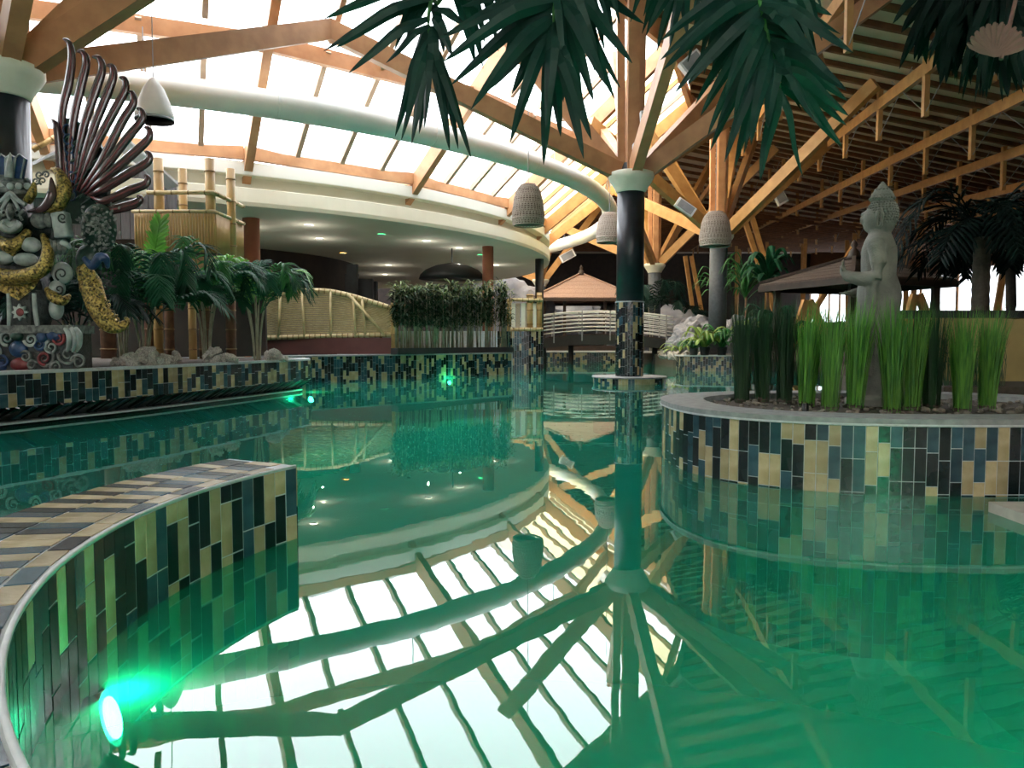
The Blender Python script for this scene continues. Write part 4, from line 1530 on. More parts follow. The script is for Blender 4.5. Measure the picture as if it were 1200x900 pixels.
# ------------------------------------------------------------------ reed clumps round the stone figure
def reeds(bx, by, top, lean, label, m, rng, n=170, rad=0.062, Yv=None):
    p = PZ(bx, by, HO - 0.04)
    t = thing('reed_clump', p, label, 'grass', 'reed clumps in the oval planter')
    H = 1 + elev(top) * p.y - p.z
    mb = MB()
    for k in range(n):
        a = rng.uniform(0, 2 * pi)
        r = rad * sqrt(rng.random())
        b = p + V(cos(a) * r, sin(a) * r, 0)
        h = H * rng.uniform(0.72, 1.06)
        out = V(cos(a), sin(a), 0) * h * rng.uniform(0.02, 0.14) + V(lean, 0, 0) * h
        side = V(cos(a + 1.4), sin(a + 1.4), 0)
        mb.blade([b, b + out * 0.25 + Z * h * 0.4, b + out * 0.6 + Z * h * 0.75, b + out * 1.1 + Z * h], 0.0085, side, 0.2,
                 lambda v: (1, 1, 0.8, 0.1)[int(round(v * 3))])
    mb.build('blades', m, t)
    MB().lathe([(rad * 0.9, 0), (rad * 1.05, 0.03), (rad * 0.8, 0.05), (0.0, 0.05)], 12, p - Z * 0.01).build('root_collar', 'soil', t)
rng = random.Random(71)
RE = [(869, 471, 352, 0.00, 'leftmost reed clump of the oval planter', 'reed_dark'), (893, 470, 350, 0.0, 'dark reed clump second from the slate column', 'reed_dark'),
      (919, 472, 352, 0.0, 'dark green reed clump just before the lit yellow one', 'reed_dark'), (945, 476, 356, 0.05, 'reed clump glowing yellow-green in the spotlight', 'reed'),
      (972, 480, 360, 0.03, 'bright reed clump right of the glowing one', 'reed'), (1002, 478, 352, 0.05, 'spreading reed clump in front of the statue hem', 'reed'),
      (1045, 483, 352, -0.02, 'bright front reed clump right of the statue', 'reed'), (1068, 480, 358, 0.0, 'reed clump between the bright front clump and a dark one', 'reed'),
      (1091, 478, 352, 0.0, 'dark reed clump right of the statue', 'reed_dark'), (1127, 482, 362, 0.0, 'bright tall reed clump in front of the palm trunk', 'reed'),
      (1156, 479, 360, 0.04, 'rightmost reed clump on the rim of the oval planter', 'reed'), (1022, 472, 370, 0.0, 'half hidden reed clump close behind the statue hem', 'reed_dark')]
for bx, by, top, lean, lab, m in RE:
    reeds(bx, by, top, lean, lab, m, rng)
# little garden spotlight that tints the reeds
gl_p = PZ(944, 484, HO - 0.02)
gl_t = thing('garden_spotlight', gl_p, 'small black spotlight in the pebbles lighting the reeds', 'lamp')
MB().tube([gl_p, gl_p + V(0, 0.01, 0.07)], 0.022, 12).build('housing', 'black', gl_t)
MB().tube([gl_p + V(0, 0.01, 0.07), gl_p + V(0, 0.011, 0.074)], 0.019, 12).build('lens', 'leaf_yellow', gl_t)
ld = bpy.data.lights.new('spot_light', 'SPOT')
ld.energy = 30
ld.color = (0.75, 1.0, 0.12)
ld.spot_size = R(60)
ld.spot_blend = 0.6
ld.shadow_soft_size = 0.02
lo = bpy.data.objects.new('light', ld)
COL.objects.link(lo)
lo.location = gl_p + V(0, 0.0, 0.085)
lo.rotation_euler = V(-0.05, 0.4, 1).to_track_quat('-Z', 'Y').to_euler()
lo.parent = gl_t
lo.matrix_parent_inverse = world_of(gl_t).inverted()

# ------------------------------------------------------------------ bamboo hedge on the low mosaic wall
def hedge_plant(i, p, h, label, rng):
    t = thing('bamboo_plant', p, label, 'plant', 'bamboo hedge plants')
    box = MB().box(p + Z * 0.08, 0.42, 0.34, 0.16, *(V(0.74, 0.67, 0), V(-0.67, 0.74, 0), Z))
    box.build('trough', 'black', t)
    stems = MB()
    lv, tp = MB(), MB()
    for k in range(6):
        b = p + V(rng.uniform(-0.17, 0.17), rng.uniform(-0.12, 0.12), 0.15)
        e = b + V(rng.uniform(-0.08, 0.08), rng.uniform(-0.08, 0.08), h * rng.uniform(0.8, 0.95))
        MB().tube([b, e], [0.017, 0.010], 6).build('stem', 'stem', t, True)
        for j in range(58):
            u = rng.uniform(0.36, 1.02)
            o = b.lerp(e, u)
            a = rng.uniform(0, 2 * pi)
            L = rng.uniform(0.18, 0.34)
            d = V(cos(a), sin(a), rng.uniform(-0.2, 0.9)).normalized()
            m = tp if (u > 0.88 and rng.random() < 0.55) else lv
            m.blade([o, o + d * L * 0.55 + Z * 0.02, o + d * L - Z * L * 0.25], 0.046, V(-sin(a), cos(a), 0), 0.15, lambda v: (0.4, 1, 0.05)[int(round(v * 2))])
    lv.build('foliage', 'leaf_hedge', t)
    tp.build('tip_foliage', 'leaf_tip', t)
rng = random.Random(81)
hn = 15
for i in range(hn):
    u = i / (hn - 1)
    xp = 470 + u * 122
    Yv = 18.9 + u * 3.75
    p = PX(xp, 400, Yv + 0.35)
    p.z = HL + 0.012
    if i in (5, 6):
        h = 1.75
    else:
        h = 1.78 + 0.32 * u
    place = ('first from the woven railing' if i == 0 else 'last before the taller mosaic wall' if i == hn - 1 else 'number %d along the row' % (i + 1))
    words_ = ['', 'second', 'third', 'fourth', 'fifth', 'sixth', 'seventh', 'eighth', 'ninth', 'tenth', 'eleventh', 'twelfth', 'thirteenth', 'fourteenth']
    if 0 < i < hn - 1:
        place = words_[i] + ' from the woven railing'
    hedge_plant(i, p, h, 'slender bamboo plant in the hedge, ' + place, rng)

# ------------------------------------------------------------------ big palm overhead: fronds hang into view from above
def px_leaf(mb, b, tip, Yb, rng, wpx=13.0, sag=0.0, dY=None):
    B = PX(b[0], b[1], Yb)
    T = PX(tip[0], tip[1], Yb + (dY if dY is not None else rng.uniform(-0.22, 0.22)))
    s = Yb / F
    d = (T - B)
    L = d.length
    mid = B.lerp(T, 0.35) + Z * L * 0.05 + V(0, -0.03, 0)
    m2 = B.lerp(T, 0.7) + Z * L * 0.045
    tilt = rng.uniform(-0.8, 0.8)
    side = d.normalized().cross(V(tilt, 1, rng.uniform(-0.3, 0.3)).normalized())
    mb.blade(smooth_path([B, mid, m2, T], 3), wpx * s, side, 0.22, lambda v: (min(1, 0.45 + 2.2 * v) * (1 - v ** 2.6)) + 0.03)

def big_palm(label, crown, trunk, fronds, m, extra=0, rng=None, black=False):
    t = thing('palm_tree', Vector(trunk[0]), label, 'palm')
    P = smooth_path(trunk, 8)
    mb = MB()
    mb.tube(P, [0.15 - 0.05 * i / len(P) for i in range(len(P))], 12)
    mb.build('trunk', 'trunk', t, True)
    for fi, (rach, Yf, leaves, w) in enumerate(fronds):
        pts = [PX(x, y, Yf) for x, y in rach]
        first = pts[0]
        c = Vector(crown)
        midp = c.lerp(first, 0.55) + Z * 0.35
        full = smooth_path([c, midp] + pts, 8)
        mb = MB()
        for b, tip in leaves:
            px_leaf(mb, b, tip, Yf, rng, w)
        fo = mb.build('frond', m, t)
        # leaflets on the part above the frame
        mb2 = MB()
        upper = smooth_path([c, midp, first], 8)
        frond(mb2, [upper[0], upper[8], upper[-1]], 16, 0.5, 0.045, 0.7, rng, t0=0.35)
        mb2.build('upper_leaflets', m, fo)
        MB().tube(full, [0.016 * (1 - 0.75 * i / len(full)) for i in range(len(full))], 6).build('rachis', 'leaf_mid' if not black else 'palm_black', fo, True)
    return t
rng = random.Random(91)
FA = ([(523, -25), (506, 0), (502, 30), (506, 52)], 3.0,
      [((512, -15), (380, 22)), ((509, -5), (379, 60)), ((506, 2), (392, 57)), ((503, 20), (408, 86)), ((503, 28), (452, 74)), ((504, 30), (478, 82)),
       ((503, 40), (463, 160)), ((504, 44), (474, 150)), ((504, 46), (482, 170)), ((505, 48), (491, 157)), ((506, 50), (527, 177)), ((507, 50), (537, 175)),
       ((507, 50), (553, 188)), ((508, 10), (545, 30)), ((506, 20), (530, 66)), ((512, -10), (560, 10)), ((505, 38), (470, 165)), ((515, -20), (410, -2)),
       ((504, 42), (497, 150)), ((507, 5), (520, 62)), ((506, 30), (512, 110))], 14)
FB = ([(655, -30), (651, 0), (647, 33), (643, 55)], 2.75,
      [((652, -8), (515, 45)), ((651, 2), (520, 72)), ((650, 8), (528, 100)), ((649, 18), (552, 128)), ((648, 26), (600, 110)), ((647, 32), (575, 104)),
       ((646, 40), (598, 167)), ((645, 48), (637, 193)), ((643, 52), (657, 160)), ((646, 45), (681, 138)), ((647, 40), (684, 186)), ((646, 42), (693, 164)),
       ((650, 5), (672, 150)), ((652, -10), (683, 130)), ((653, -15), (720, 116)), ((654, -18), (727, 103)), ((655, -22), (741, 74)), ((656, -25), (755, 28)),
       ((652, -8), (560, 20)), ((653, -14), (540, 8)), ((650, 10), (660, 120)), ((651, 0), (696, 120)), ((652, -6), (710, 100)), ((648, 24), (640, 150)), ((653, -12), (590, 45)), ((651, 3), (560, 62)),
       ((655, -20), (700, 60)), ((654, -14), (665, 90))], 17)
FC_ = ([(884, -25), (890, 0), (900, 45), (914, 103)], 2.5,
       [((886, -18), (775, 47)), ((887, -10), (774, 70)), ((888, -5), (777, 82)), ((890, 4), (790, 110)), ((892, 10), (805, 100)), ((893, 16), (815, 122)),
        ((895, 24), (821, 136)), ((897, 30), (829, 160)), ((899, 38), (832, 177)), ((901, 48), (849, 190)), ((904, 58), (861, 197)), ((907, 70), (872, 180)),
        ((912, 98), (891, 212)), ((914, 103), (941, 207)), ((914, 100), (987, 172)), ((911, 88), (992, 147)), ((909, 80), (995, 136)), ((906, 66), (993, 118)),
        ((903, 54), (992, 106)), ((900, 42), (985, 96)), ((898, 34), (976, 88)), ((896, 26), (968, 78)), ((893, 14), (958, 66)), ((890, 2), (1000, 62)),
        ((888, -6), (985, 40)), ((886, -14), (975, 18)), ((900, 44), (840, 150)), ((903, 54), (880, 170)), ((905, 62), (940, 130)), ((908, 74), (955, 140)), ((910, 84), (965, 150)),
        ((889, 0), (800, 60)), ((895, 20), (850, 110)), ((898, 36), (860, 140)), ((901, 46), (930, 100)), ((894, 18), (925, 70)), ((891, 6), (930, 45)), ((906, 68), (900, 150))], 16)
FD = ([(800, -40), (796, -15), (790, 0)], 3.3,
      [((796, -20), (770, 60)), ((798, -25), (760, 35)), ((795, -12), (785, 55)), ((797, -20), (805, 40))], 13)
big_palm('tall palm whose dark fronds hang into the top of the view', (0.35, 1.3, 3.0), [(0.7, -2.2, 0.06), (0.75, -1.6, 1.2), (0.6, -0.2, 2.3), (0.35, 1.3, 3.0)],
         [FA, FB, FC_, FD], 'palm_dark', rng=rng)
def dark_leaves(rach, tips, rng):
    out = []
    for tx, ty in tips:
        k = rng.uniform(0, 1)
        bx = rach[0][0] + (rach[-1][0] - rach[0][0]) * k
        by = rach[0][1] + (rach[-1][1] - rach[0][1]) * k
        out.append(((bx, by), (tx, ty)))
    return out
r1, r2, r3 = [(1130, -60), (1110, -25), (1085, 5)], [(1150, -60), (1140, -10), (1125, 30)], [(1180, -60), (1180, -20), (1170, 30)]
tips1 = [(1045 + rng.uniform(0, 75), 25 + rng.uniform(0, 60)) for _ in range(26)]
tips2 = [(1075 + rng.uniform(0, 80), 40 + rng.uniform(0, 62)) for _ in range(32)]
tips3 = [(1120 + rng.uniform(0, 95), 30 + rng.uniform(0, 95)) for _ in range(44)]
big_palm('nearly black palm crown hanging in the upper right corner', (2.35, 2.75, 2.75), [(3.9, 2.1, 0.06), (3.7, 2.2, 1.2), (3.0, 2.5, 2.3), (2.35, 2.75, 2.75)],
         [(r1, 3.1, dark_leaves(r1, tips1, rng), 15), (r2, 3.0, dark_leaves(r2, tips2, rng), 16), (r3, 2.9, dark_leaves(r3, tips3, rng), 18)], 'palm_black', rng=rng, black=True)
# dried flower fan hanging in the dark crown
fl = thing('dried_flower', PX(1166, 62, 2.5), 'dusty pink dried flower fan hanging in the dark palm crown', 'flower')
mb = MB()
c = PX(1166, 66, 2.5)
for k in range(22):
    a = R(18 + k * 6.6)
    d = V(cos(a), -0.15 + 0.1 * (k % 2), sin(a))
    mb.blade([c, c + d * 0.05, c + d * 0.09, c + d * 0.105], 0.022, V(-sin(a), 0, cos(a)), 0.2, lambda v: (0.3, 1, 1, 0.4)[int(round(v * 3))])
mb.build('petals', 'dry_flower', fl)
MB().tube([c + V(0.02, 0, -0.01), c + V(0.06, 0.02, 0.12), PX(1195, -20, 2.9)], 0.007, 6).build('stalk', 'dry_flower', fl)

# ------------------------------------------------------------------ bamboo building blocks
def culm(pts, r, name, parent, m='bamboo', node=0.32, seg=10):
    P = [Vector(p) for p in pts]
    mb = MB()
    rs = resample(P, node)
    mb.tube(P, r, seg)
    o = mb.build(name, m, parent, True)
    mb = MB()
    for p, d in rs:
        mb.tube([p - d * 0.012, p + d * 0.012], r * 1.1, seg)
    if rs:
        mb.build('node_rings', 'bamboo_node', o, True)['kind'] = 'stuff'
    return o

# hut of bamboo on stilts behind the planter palms
Yh = 14.5
hut = thing('bamboo_hut', (-6.3, 14.8, HL), 'bamboo stilt platform with pole corners above the planter palms', 'hut')
hc = PX(253, 290, Yh)
hl = PX(158, 290, Yh)
hr = PX(285, 290, 16.0)
zf, zt = 2.72, 3.48
def hz(y):
    return 1 + elev(y) * Yh
for x, ytop, Yp, r in ((188, 186, Yh + 0.1, 0.092), (216, 198, Yh + 1.2, 0.085), (248, 186, Yh + 0.1, 0.092), (272, 198, Yh + 0.8, 0.085)):
    p = PX(x, 290, Yp)
    culm([V(p.x, p.y, zf), V(p.x, p.y, 1 + elev(ytop) * Yp)], r, 'pole', hut, node=0.45)
# panels of split bamboo, each slat its own strip
def slat_panel(a, b, z0, z1, w=0.055):
    d, s_, u = frame(b - a)
    L = (b - a).length
    n_ = int(L / w)
    for i in range(n_):
        p = a + d * (i + 0.5) * L / n_
        M = Matrix.Translation(V(p.x, p.y, (z0 + z1) / 2)) @ Matrix.Rotation(atan2(d.y, d.x), 4, 'Z')
        link('slat', SLAT, hut, M)
SLAT = MB().lathe([(0.026, -(zt - zf) / 2), (0.026, (zt - zf) / 2)], 8, (0, 0, 0)).mesh('slat', 'bamboo', True)
slat_panel(hl, hc, zf, zt)
slat_panel(hc, hr, zf, zt)
MB().beam(hl + V(0, 0.05, 0) - Z * 0.3, hc + V(0, 0.05, 0) - Z * 0.3, 0.05, 0.7).build('backing', 'bamboo_node', hut)
for z_, r in ((zt + 0.02, 0.035), (3.86, 0.04)):
    a_ = V(hl.x + (0.3 if z_ > 3.6 else 0), hl.y - 0.07, z_)
    culm([a_, V(hc.x + 0.03, hc.y - 0.07, z_)], r, 'rail', hut, 'bamboo_pale')
    culm([V(hc.x, hc.y - 0.07, z_), V(hr.x + 0.05, hr.y - 0.07, z_)], r, 'rail', hut, 'bamboo_pale')
MB().poly([(hl.x, hl.y + 0.02), (hc.x, hc.y + 0.02), (hr.x, hr.y), (hr.x, 18), (hl.x, 18)], zf - 0.08, zf).build('platform', 'dark_stain', hut)
MB().span(-9.6, hr.x - 0.05, 17.5, 17.6, HL, zf - 0.08).build('back_panel', 'dark_wall', hut)
# stilts between the palms: shade put into the brown ones, bamboo ones left lit
for x, Yp, r, m in ((176, 14.9, 0.095, 'trunk_brown'), (186, 14.8, 0.09, 'bamboo'), (199, 14.7, 0.085, 'trunk_brown'), (226, 14.6, 0.075, 'bamboo'), (240, 15.2, 0.11, 'trunk_brown'),
                    (271, 15.4, 0.10, 'trunk_brown'), (127, 15.4, 0.15, 'trunk_brown')):
    p = PX(x, 400, Yp)
    culm([V(p.x, p.y, HL - 0.01), V(p.x, p.y, zf - 0.06)], r, 'stilt', hut, m, 0.4)

# slatted dark boards and pale tin roof behind the statue
sw = thing('slatted_shed', PX(55, 300, 17.0) * 1.0, 'dark board shed with pale tin roof behind the statue wing', 'shed')
sw.location.z = HL
for i in range(16):
    xx = 36 + i * 11
    p = PX(xx, 200, 17.6)
    zt_ = 1 + elev(112 + (0 if i < 4 else (i - 4) * 9)) * 17.6
    MB().box((p.x, 17.6, (3.4 + zt_) / 2), 0.205, 0.06, zt_ - 3.4).build('board', 'slate_board', sw)
MB().box((-10.3, 17.66, (HL + 3.5) / 2), 5.0, 0.06, 3.5 - HL).build('base_panel', 'dark_wall', sw)
P_ = [PX(34, 196, 16.8), PX(66, 180, 16.8), PX(64, 170, 18.2), PX(34, 186, 18.2)]
MB().loft([P_, [p + Z * 0.06 for p in P_]]).build('canopy', 'metal_roof', sw)
P_ = [PX(150, 165, 16.6), PX(210, 218, 16.4), PX(196, 222, 17.4), PX(140, 176, 17.4)]
MB().loft([P_, [p + Z * 0.06 for p in P_]]).build('tin_roof', 'metal_roof', sw)
culm([PX(38, 176, 16.6), PX(66, 160, 16.8)], 0.06, 'roof_pole', sw)

# ------------------------------------------------------------------ woven bamboo bridge railing
Yr = 19.2
wr_ = thing('woven_railing', (-4.6, Yr, HL), 'bamboo bridge railing with woven mat panels and arched top rail', 'railing')
def rl(x, y):
    u = (x - 312) / 150
    return PX(x, y, Yr + 0.35 * u)
top = [rl(x, y) for x, y in ((308, 352), (330, 344), (350, 341), (380, 341), (405, 345), (430, 352), (459, 361))]
bot = [rl(x, y) for x, y in ((308, 396), (340, 395), (380, 394), (420, 393), (459, 392))]
culm(smooth_path(top, 5), 0.065, 'top_rail', wr_, 'bamboo_pale', 0.14)
culm(smooth_path(bot, 5), 0.065, 'bottom_rail', wr_, 'bamboo_pale', 0.14)
pp = rl(463, 400)
culm([V(pp.x, pp.y - 0.05, HL), V(pp.x, pp.y - 0.05, 1 + elev(355) * pp.y)], 0.10, 'end_post', wr_, 'bamboo', 0.35)
tp_s, bt_s = smooth_path(top, 8), smooth_path(bot, 12)
def at_u(P, u):
    k = u * (len(P) - 1)
    i = int(min(k, len(P) - 2))
    return P[i].lerp(P[i + 1], k - i)
mb = MB()
n_ = 40
mb.add([at_u(tp_s, i / n_) + V(0, 0.03, 0) for i in range(n_ + 1)] + [at_u(bt_s, i / n_) + V(0, 0.03, 0) for i in range(n_ + 1)],
       [(i, i + 1, n_ + 2 + i, n_ + 1 + i) for i in range(n_)])
mb.build('woven_mat', 'weave', wr_)
mb = MB()
for j in range(1, 24):                 # fine horizontal splints of the weave
    pts = [at_u(bt_s, i / n_).lerp(at_u(tp_s, i / n_), j / 24) + V(0, (0.012 if (i + j) % 2 else -0.006), 0) for i in range(n_ + 1)]
    mb.tube(pts, 0.013, 4)
mb.build('splints', 'bamboo_pale', wr_)['kind'] = 'stuff'
for u in (0.16, 0.36, 0.55, 0.73, 0.80):
    a, b = at_u(bt_s, u), at_u(tp_s, u)
    MB().tube([a - V(0, 0.04, 0), b - V(0, 0.04, 0)], 0.035, 8).build('batten', 'bamboo_pale', wr_, True)
MB().tube([at_u(tp_s, 0.70) - V(0, 0.045, 0), at_u(bt_s, 0.93) - V(0, 0.045, 0)], 0.04, 8).build('brace', 'bamboo_pale', wr_, True)
a, b = rl(300, 404), rl(463, 404)
MB().beam(V(a.x, a.y + 0.1, 0.88), V(b.x, b.y + 0.02, 0.88), 0.2, 0.42).build('fascia', 'oxblood', wr_)
MB().beam(V(a.x, a.y + 1.0, 1.04), V(b.x, b.y + 0.9, 1.04), 1.8, 0.1).build('deck', 'dark_stain', wr_)

# bamboo fence on the taller mosaic wall
bf_ = thing('bamboo_fence', (0.6, 26.1, 1.36), 'short bamboo fence with mats on the taller mosaic wall', 'fence')
for x, yt, r in ((597, 350, 0.10), (621, 345, 0.13), (632, 343, 0.10)):
    p = PX(x, 388, 26.2)
    culm([V(p.x, p.y, 1.35), V(p.x, p.y, 1 + elev(yt) * 26.2)], r, 'post', bf_, 'bamboo', 0.5)
a, b = PX(596, 351, 26.05), PX(636, 352, 26.05)
culm([a, b], 0.06, 'top_rail', bf_, 'bamboo_pale', 0.2)
a2, b2 = PX(598, 386, 26.05), PX(636, 386, 26.05)
culm([a2, b2], 0.07, 'bottom_rail', bf_, 'bamboo_pale', 0.2)
for k, x in enumerate((601.5, 607, 613, 618, 626)):
    p = PX(x, 370, 26.15)
    MB().box((p.x, p.y, (1.42 + 2.35) / 2), 0.15, 0.03, 0.9).build('mat_board', 'weave' if k % 2 else 'capital', bf_)

# ------------------------------------------------------------------ arched footbridge with white rails
Yb = 33.0
br = thing('footbridge', (3.6, Yb, 0.5), 'arched dark footbridge with white horizontal railings', 'bridge')
xa, xb = 0.3, 7.0
def arch(x, z0):
    u = (x - 3.9) / 3.5
    return z0 + 0.32 * (1 - u * u)
N_ = 26
def arcpts(z0, y):
    return [V(xa + (xb - xa) * i / N_, y, arch(xa + (xb - xa) * i / N_, z0)) for i in range(N_ + 1)]
for y in (Yb - 0.75, Yb + 0.75):
    mb = MB()
    P = arcpts(0.75, y)
    mb.loft([[p + V(0, -0.07, -0.21), p + V(0, 0.07, -0.21), p + V(0, 0.07, 0.21), p + V(0, -0.07, 0.21)] for p in P])
    mb.build('side_beam', 'black', br)
for i in range(N_):
    x = xa + (xb - xa) * (i + 0.5) / N_
    MB().box((x, Yb, arch(x, 0.98)), (xb - xa) / N_ - 0.02, 1.5, 0.05).build('plank', 'dark_stain', br)
for y in (Yb - 0.78, Yb + 0.78):
    for j in range(6):
        MB().tube(arcpts(1.16 + j * 0.165, y), 0.034 if j == 5 else 0.022, 7).build('rail', 'white_paint', br, True)
    for i in range(6):
        x = xa + 0.3 + (xb - xa - 0.6) * i / 5
        MB().beam(V(x, y - 0.02, arch(x, 0.72)), V(x, y - 0.02, arch(x, 2.02)), 0.05, 0.05).build('rail_post', 'steel', br)
for x in (1.4, 2.6, 5.3, 6.3):
    MB().lathe([(0.12, -1.2), (0.12, 0.85)], 12, (x, Yb - 0.3, 0)).build('pier', 'black', br, True)

# ------------------------------------------------------------------ roofed resting huts
def gazebo(c, half, ze, za, rot, label, roof, posts, name='gazebo', seats=True):
    c = Vector(c)
    t = thing(name, c, label, 'gazebo')
    ux, uy = V(cos(rot), sin(rot), 0), V(-sin(rot), cos(rot), 0)
    cor = [c + ux * half * sx + uy * half * sy for sx, sy in ((-1, -1), (1, -1), (1, 1), (-1, 1))]
    ap = V(c.x, c.y, za)
    for k in range(4):
        a, b = cor[k], cor[(k + 1) % 4]
        a, b = V(a.x, a.y, ze), V(b.x, b.y, ze)
        rows = 6
        for r in range(rows):
            u0, u1 = r / rows, (r + 1) / rows
            P = [a.lerp(ap, u0), b.lerp(ap, u0), b.lerp(ap, min(u1 + 0.02, 0.995)), a.lerp(ap, min(u1 + 0.02, 0.995))]
            lift = Z * 0.012
            MB().loft([[P[0] + lift, P[1] + lift, P[2], P[3]], [p - Z * 0.06 for p in P]]).build('thatch_course', roof, t)
        MB().beam(a.lerp(ap, 0.0) + Z * 0.06, ap + Z * 0.04, 0.10, 0.08).build('hip_ridge', roof, t)
        MB().beam(a - Z * 0.12, b - Z * 0.12, 0.08, 0.16).build('eave_board', 'dark_stain', t)
    mb = MB()
    mb.lathe([(0.0, 0.5), (0.06, 0.42), (0.10, 0.34), (0.05, 0.26), (0.14, 0.16), (0.16, 0.06), (0.26, -0.06)], 12, ap)
    mb.build('finial', 'dark_stain', t, True)
    for sx, sy in posts:
        p = c + ux * half * 0.8 * sx + uy * half * 0.8 * sy
        MB().beam(V(p.x, p.y, c.z), V(p.x, p.y, ze - 0.05), 0.16, 0.16).build('post', 'dark_stain', t)
    MB().box(c + Z * 0.15, half * 1.7, half * 1.7, 0.3, ux, uy, Z).build('platform', 'dark_stain', t)
    return t
gazebo((3.95, 42.5, 0.45), 2.75, 3.35, 4.85, 0.0, 'pavilion with reddish shingled pyramid roof behind the footbridge', 'thatch', [(-1, -1), (-0.5, -1), (0.5, -1), (1, -1), (1, 1), (-1, 1)])
gazebo((9.4, 20.5, 0.45), 1.75, 2.62, 3.30, R(20), 'dark thatched pavilion behind the stone figure', 'thatch_dark', [(-1, -1), (-0.35, -1), (1, -1), (1, 1), (-1, 1)])

# ------------------------------------------------------------------ rock formations
rocks = [((2.2, 46.5), (3.4, 1.2, 2.8), 'tall blue-grey rock face behind the reddish pavilion'),
         ((6.6, 45.5), (2.6, 1.3, 2.7), 'craggy blue-grey rock right of the reddish pavilion'),
         ((10.2, 43.0), (2.6, 1.5, 1.9), 'low blue-grey boulder bank between the two slate columns'),
         ((8.3, 33.6), (1.3, 0.9, 1.2), 'rounded grey boulder at the end of the footbridge'),
         ((7.0, 30.0), (0.8, 0.7, 0.75), 'small grey boulder at the water beside the leafy planter'),
         ((-0.6, 44), (3.0, 1.3, 3.6), 'pale rock wall seen under the balcony tip'),
         ((10.6, 33.5), (1.9, 1.2, 1.3), 'flat grey boulder behind the leafy planter')]
for i, ((x, y), sc, lab) in enumerate(rocks):
    me = rock_mesh(20 + i, 5, 0.22, 'rock_blue', 1.6)
    for v in me.vertices:
        n_ = noise.noise(v.co * 7 + V(i, 0, 0)) * 0.05 + noise.noise(v.co * 15) * 0.025
        v.co *= 1 + n_
    o = link('rock_formation', me)
    o.location = (x, y, 0.45 + sc[2] * 0.25)
    o.scale = sc
    o.rotation_euler = (0, 0, i * 1.3)
    tag(o, lab, 'rock')
for k in range(12):
    o = link('shore_stone', RM[k % 5])
    sx = rng.uniform(0.10, 0.2)
    o.location = (5.55 + k * 0.12 + rng.uniform(-0.1, 0.1), 26.2 + rng.uniform(0.2, 1.2), 0.42 + sx * 0.4)
    o.scale = (sx, sx, sx * 0.7)
    o.rotation_euler = (k, k * 2, k)
    tag(o, 'pale stone on the bank beside the small leafy planter, ' + ORD[k] + ' from the footbridge', 'rock', 'bank stones')

# ------------------------------------------------------------------ background plants
def leafy(p, label, n, L, w, m, rng, name='leafy_plant', stem=0.0, upright=0.6, pot=0.0, cat='plant', group=None, trunk='trunk_brown'):
    p = Vector(p)
    t = thing(name, p, label, cat, group)
    if pot:
        MB().lathe([(pot * 0.75, 0), (pot, pot * 1.5), (pot * 1.08, pot * 1.6), (pot * 0.9, pot * 1.55), (0, pot * 1.45)], 14, p).build('pot', 'black', t)
    if stem:
        MB().tube([p, p + V(0.03, 0, stem * 0.5), p + Z * stem], [0.06, 0.05, 0.04], 8).build('trunk', trunk, t, True)
    o = p + Z * (stem + pot * 1.4)
    for k in range(n):
        a = k * 2.4 + rng.uniform(-0.3, 0.3)
        up = upright * rng.uniform(0.5, 1.5)
        d = V(cos(a), sin(a), 0)
        l = L * rng.uniform(0.75, 1.1)
        oo = o - Z * (stem * 0.25 * rng.random())
        pts = smooth_path([oo, oo + d * l * 0.35 + Z * l * 0.5 * up, oo + d * l * 0.75 + Z * l * 0.62 * up, oo + d * l * 1.0 + Z * l * (0.35 * up - 0.1)], 3)
        mb = MB()
        mb.blade(pts, w, V(-sin(a), cos(a), 0), 0.18)
        mb.build('leaf', m, t)
    return t
rng = random.Random(101)
def gpt(x, Yv, z):
    p = PX(x, 400, Yv)
    p.z = z
    return p
leafy(gpt(813, 25.2, 0.52), 'fern-like plant in the small mosaic planter nearest the footbridge', 22, 0.75, 0.10, 'leaf_mid', rng, pot=0.16)
leafy(gpt(826, 25.0, 0.52), 'broad yellow-green leaved plant in the middle of the small mosaic planter', 22, 0.85, 0.16, 'leaf_yellow', rng, pot=0.18, upright=0.9)
leafy(gpt(846, 25.0, 0.52), 'bushy green plant in the small mosaic planter beside the slate column', 24, 0.85, 0.13, 'leaf_mid', rng, pot=0.18, upright=1.0)
leafy(gpt(800, 29.5, 0.45), 'light green shrub among the boulders left of the small mosaic planter', 20, 0.9, 0.14, 'leaf_yellow', rng)
leafy(gpt(836, 33.5, 0.45), 'yellow-green shrub on the boulder bank left of the slate column', 22, 1.1, 0.16, 'leaf_yellow', rng, stem=0.8)
leafy(gpt(843, 32.0, 0.45), 'dracaena with bare brown stem left of the slate column', 26, 1.2, 0.12, 'leaf_mid', rng, stem=2.9, upright=1.3)
leafy(gpt(873, 27.5, 0.45), 'dracaena with twin crown just right of the slate column', 30, 1.1, 0.12, 'leaf_mid', rng, stem=2.7, upright=1.2)
leafy(gpt(880, 27.0, 0.45), 'yellowish shrub at the foot of the dracaenas', 24, 1.0, 0.2, 'leaf_yellow', rng, stem=0.7, upright=1.0)
leafy(gpt(898, 26.0, 0.45), 'tall dark rubber plant with broad glossy leaves', 34, 0.95, 0.26, 'palm_mid', rng, stem=3.0, upright=1.1)
leafy(gpt(905, 25.0, 0.45), 'dark broad-leaved bush below the rubber plant', 34, 1.0, 0.24, 'palm_mid', rng, stem=1.1, upright=0.9)
leafy(gpt(890, 24.0, 0.45), 'low dark bush behind the leftmost reeds', 30, 0.9, 0.2, 'palm_dark', rng, stem=0.4, upright=0.9)
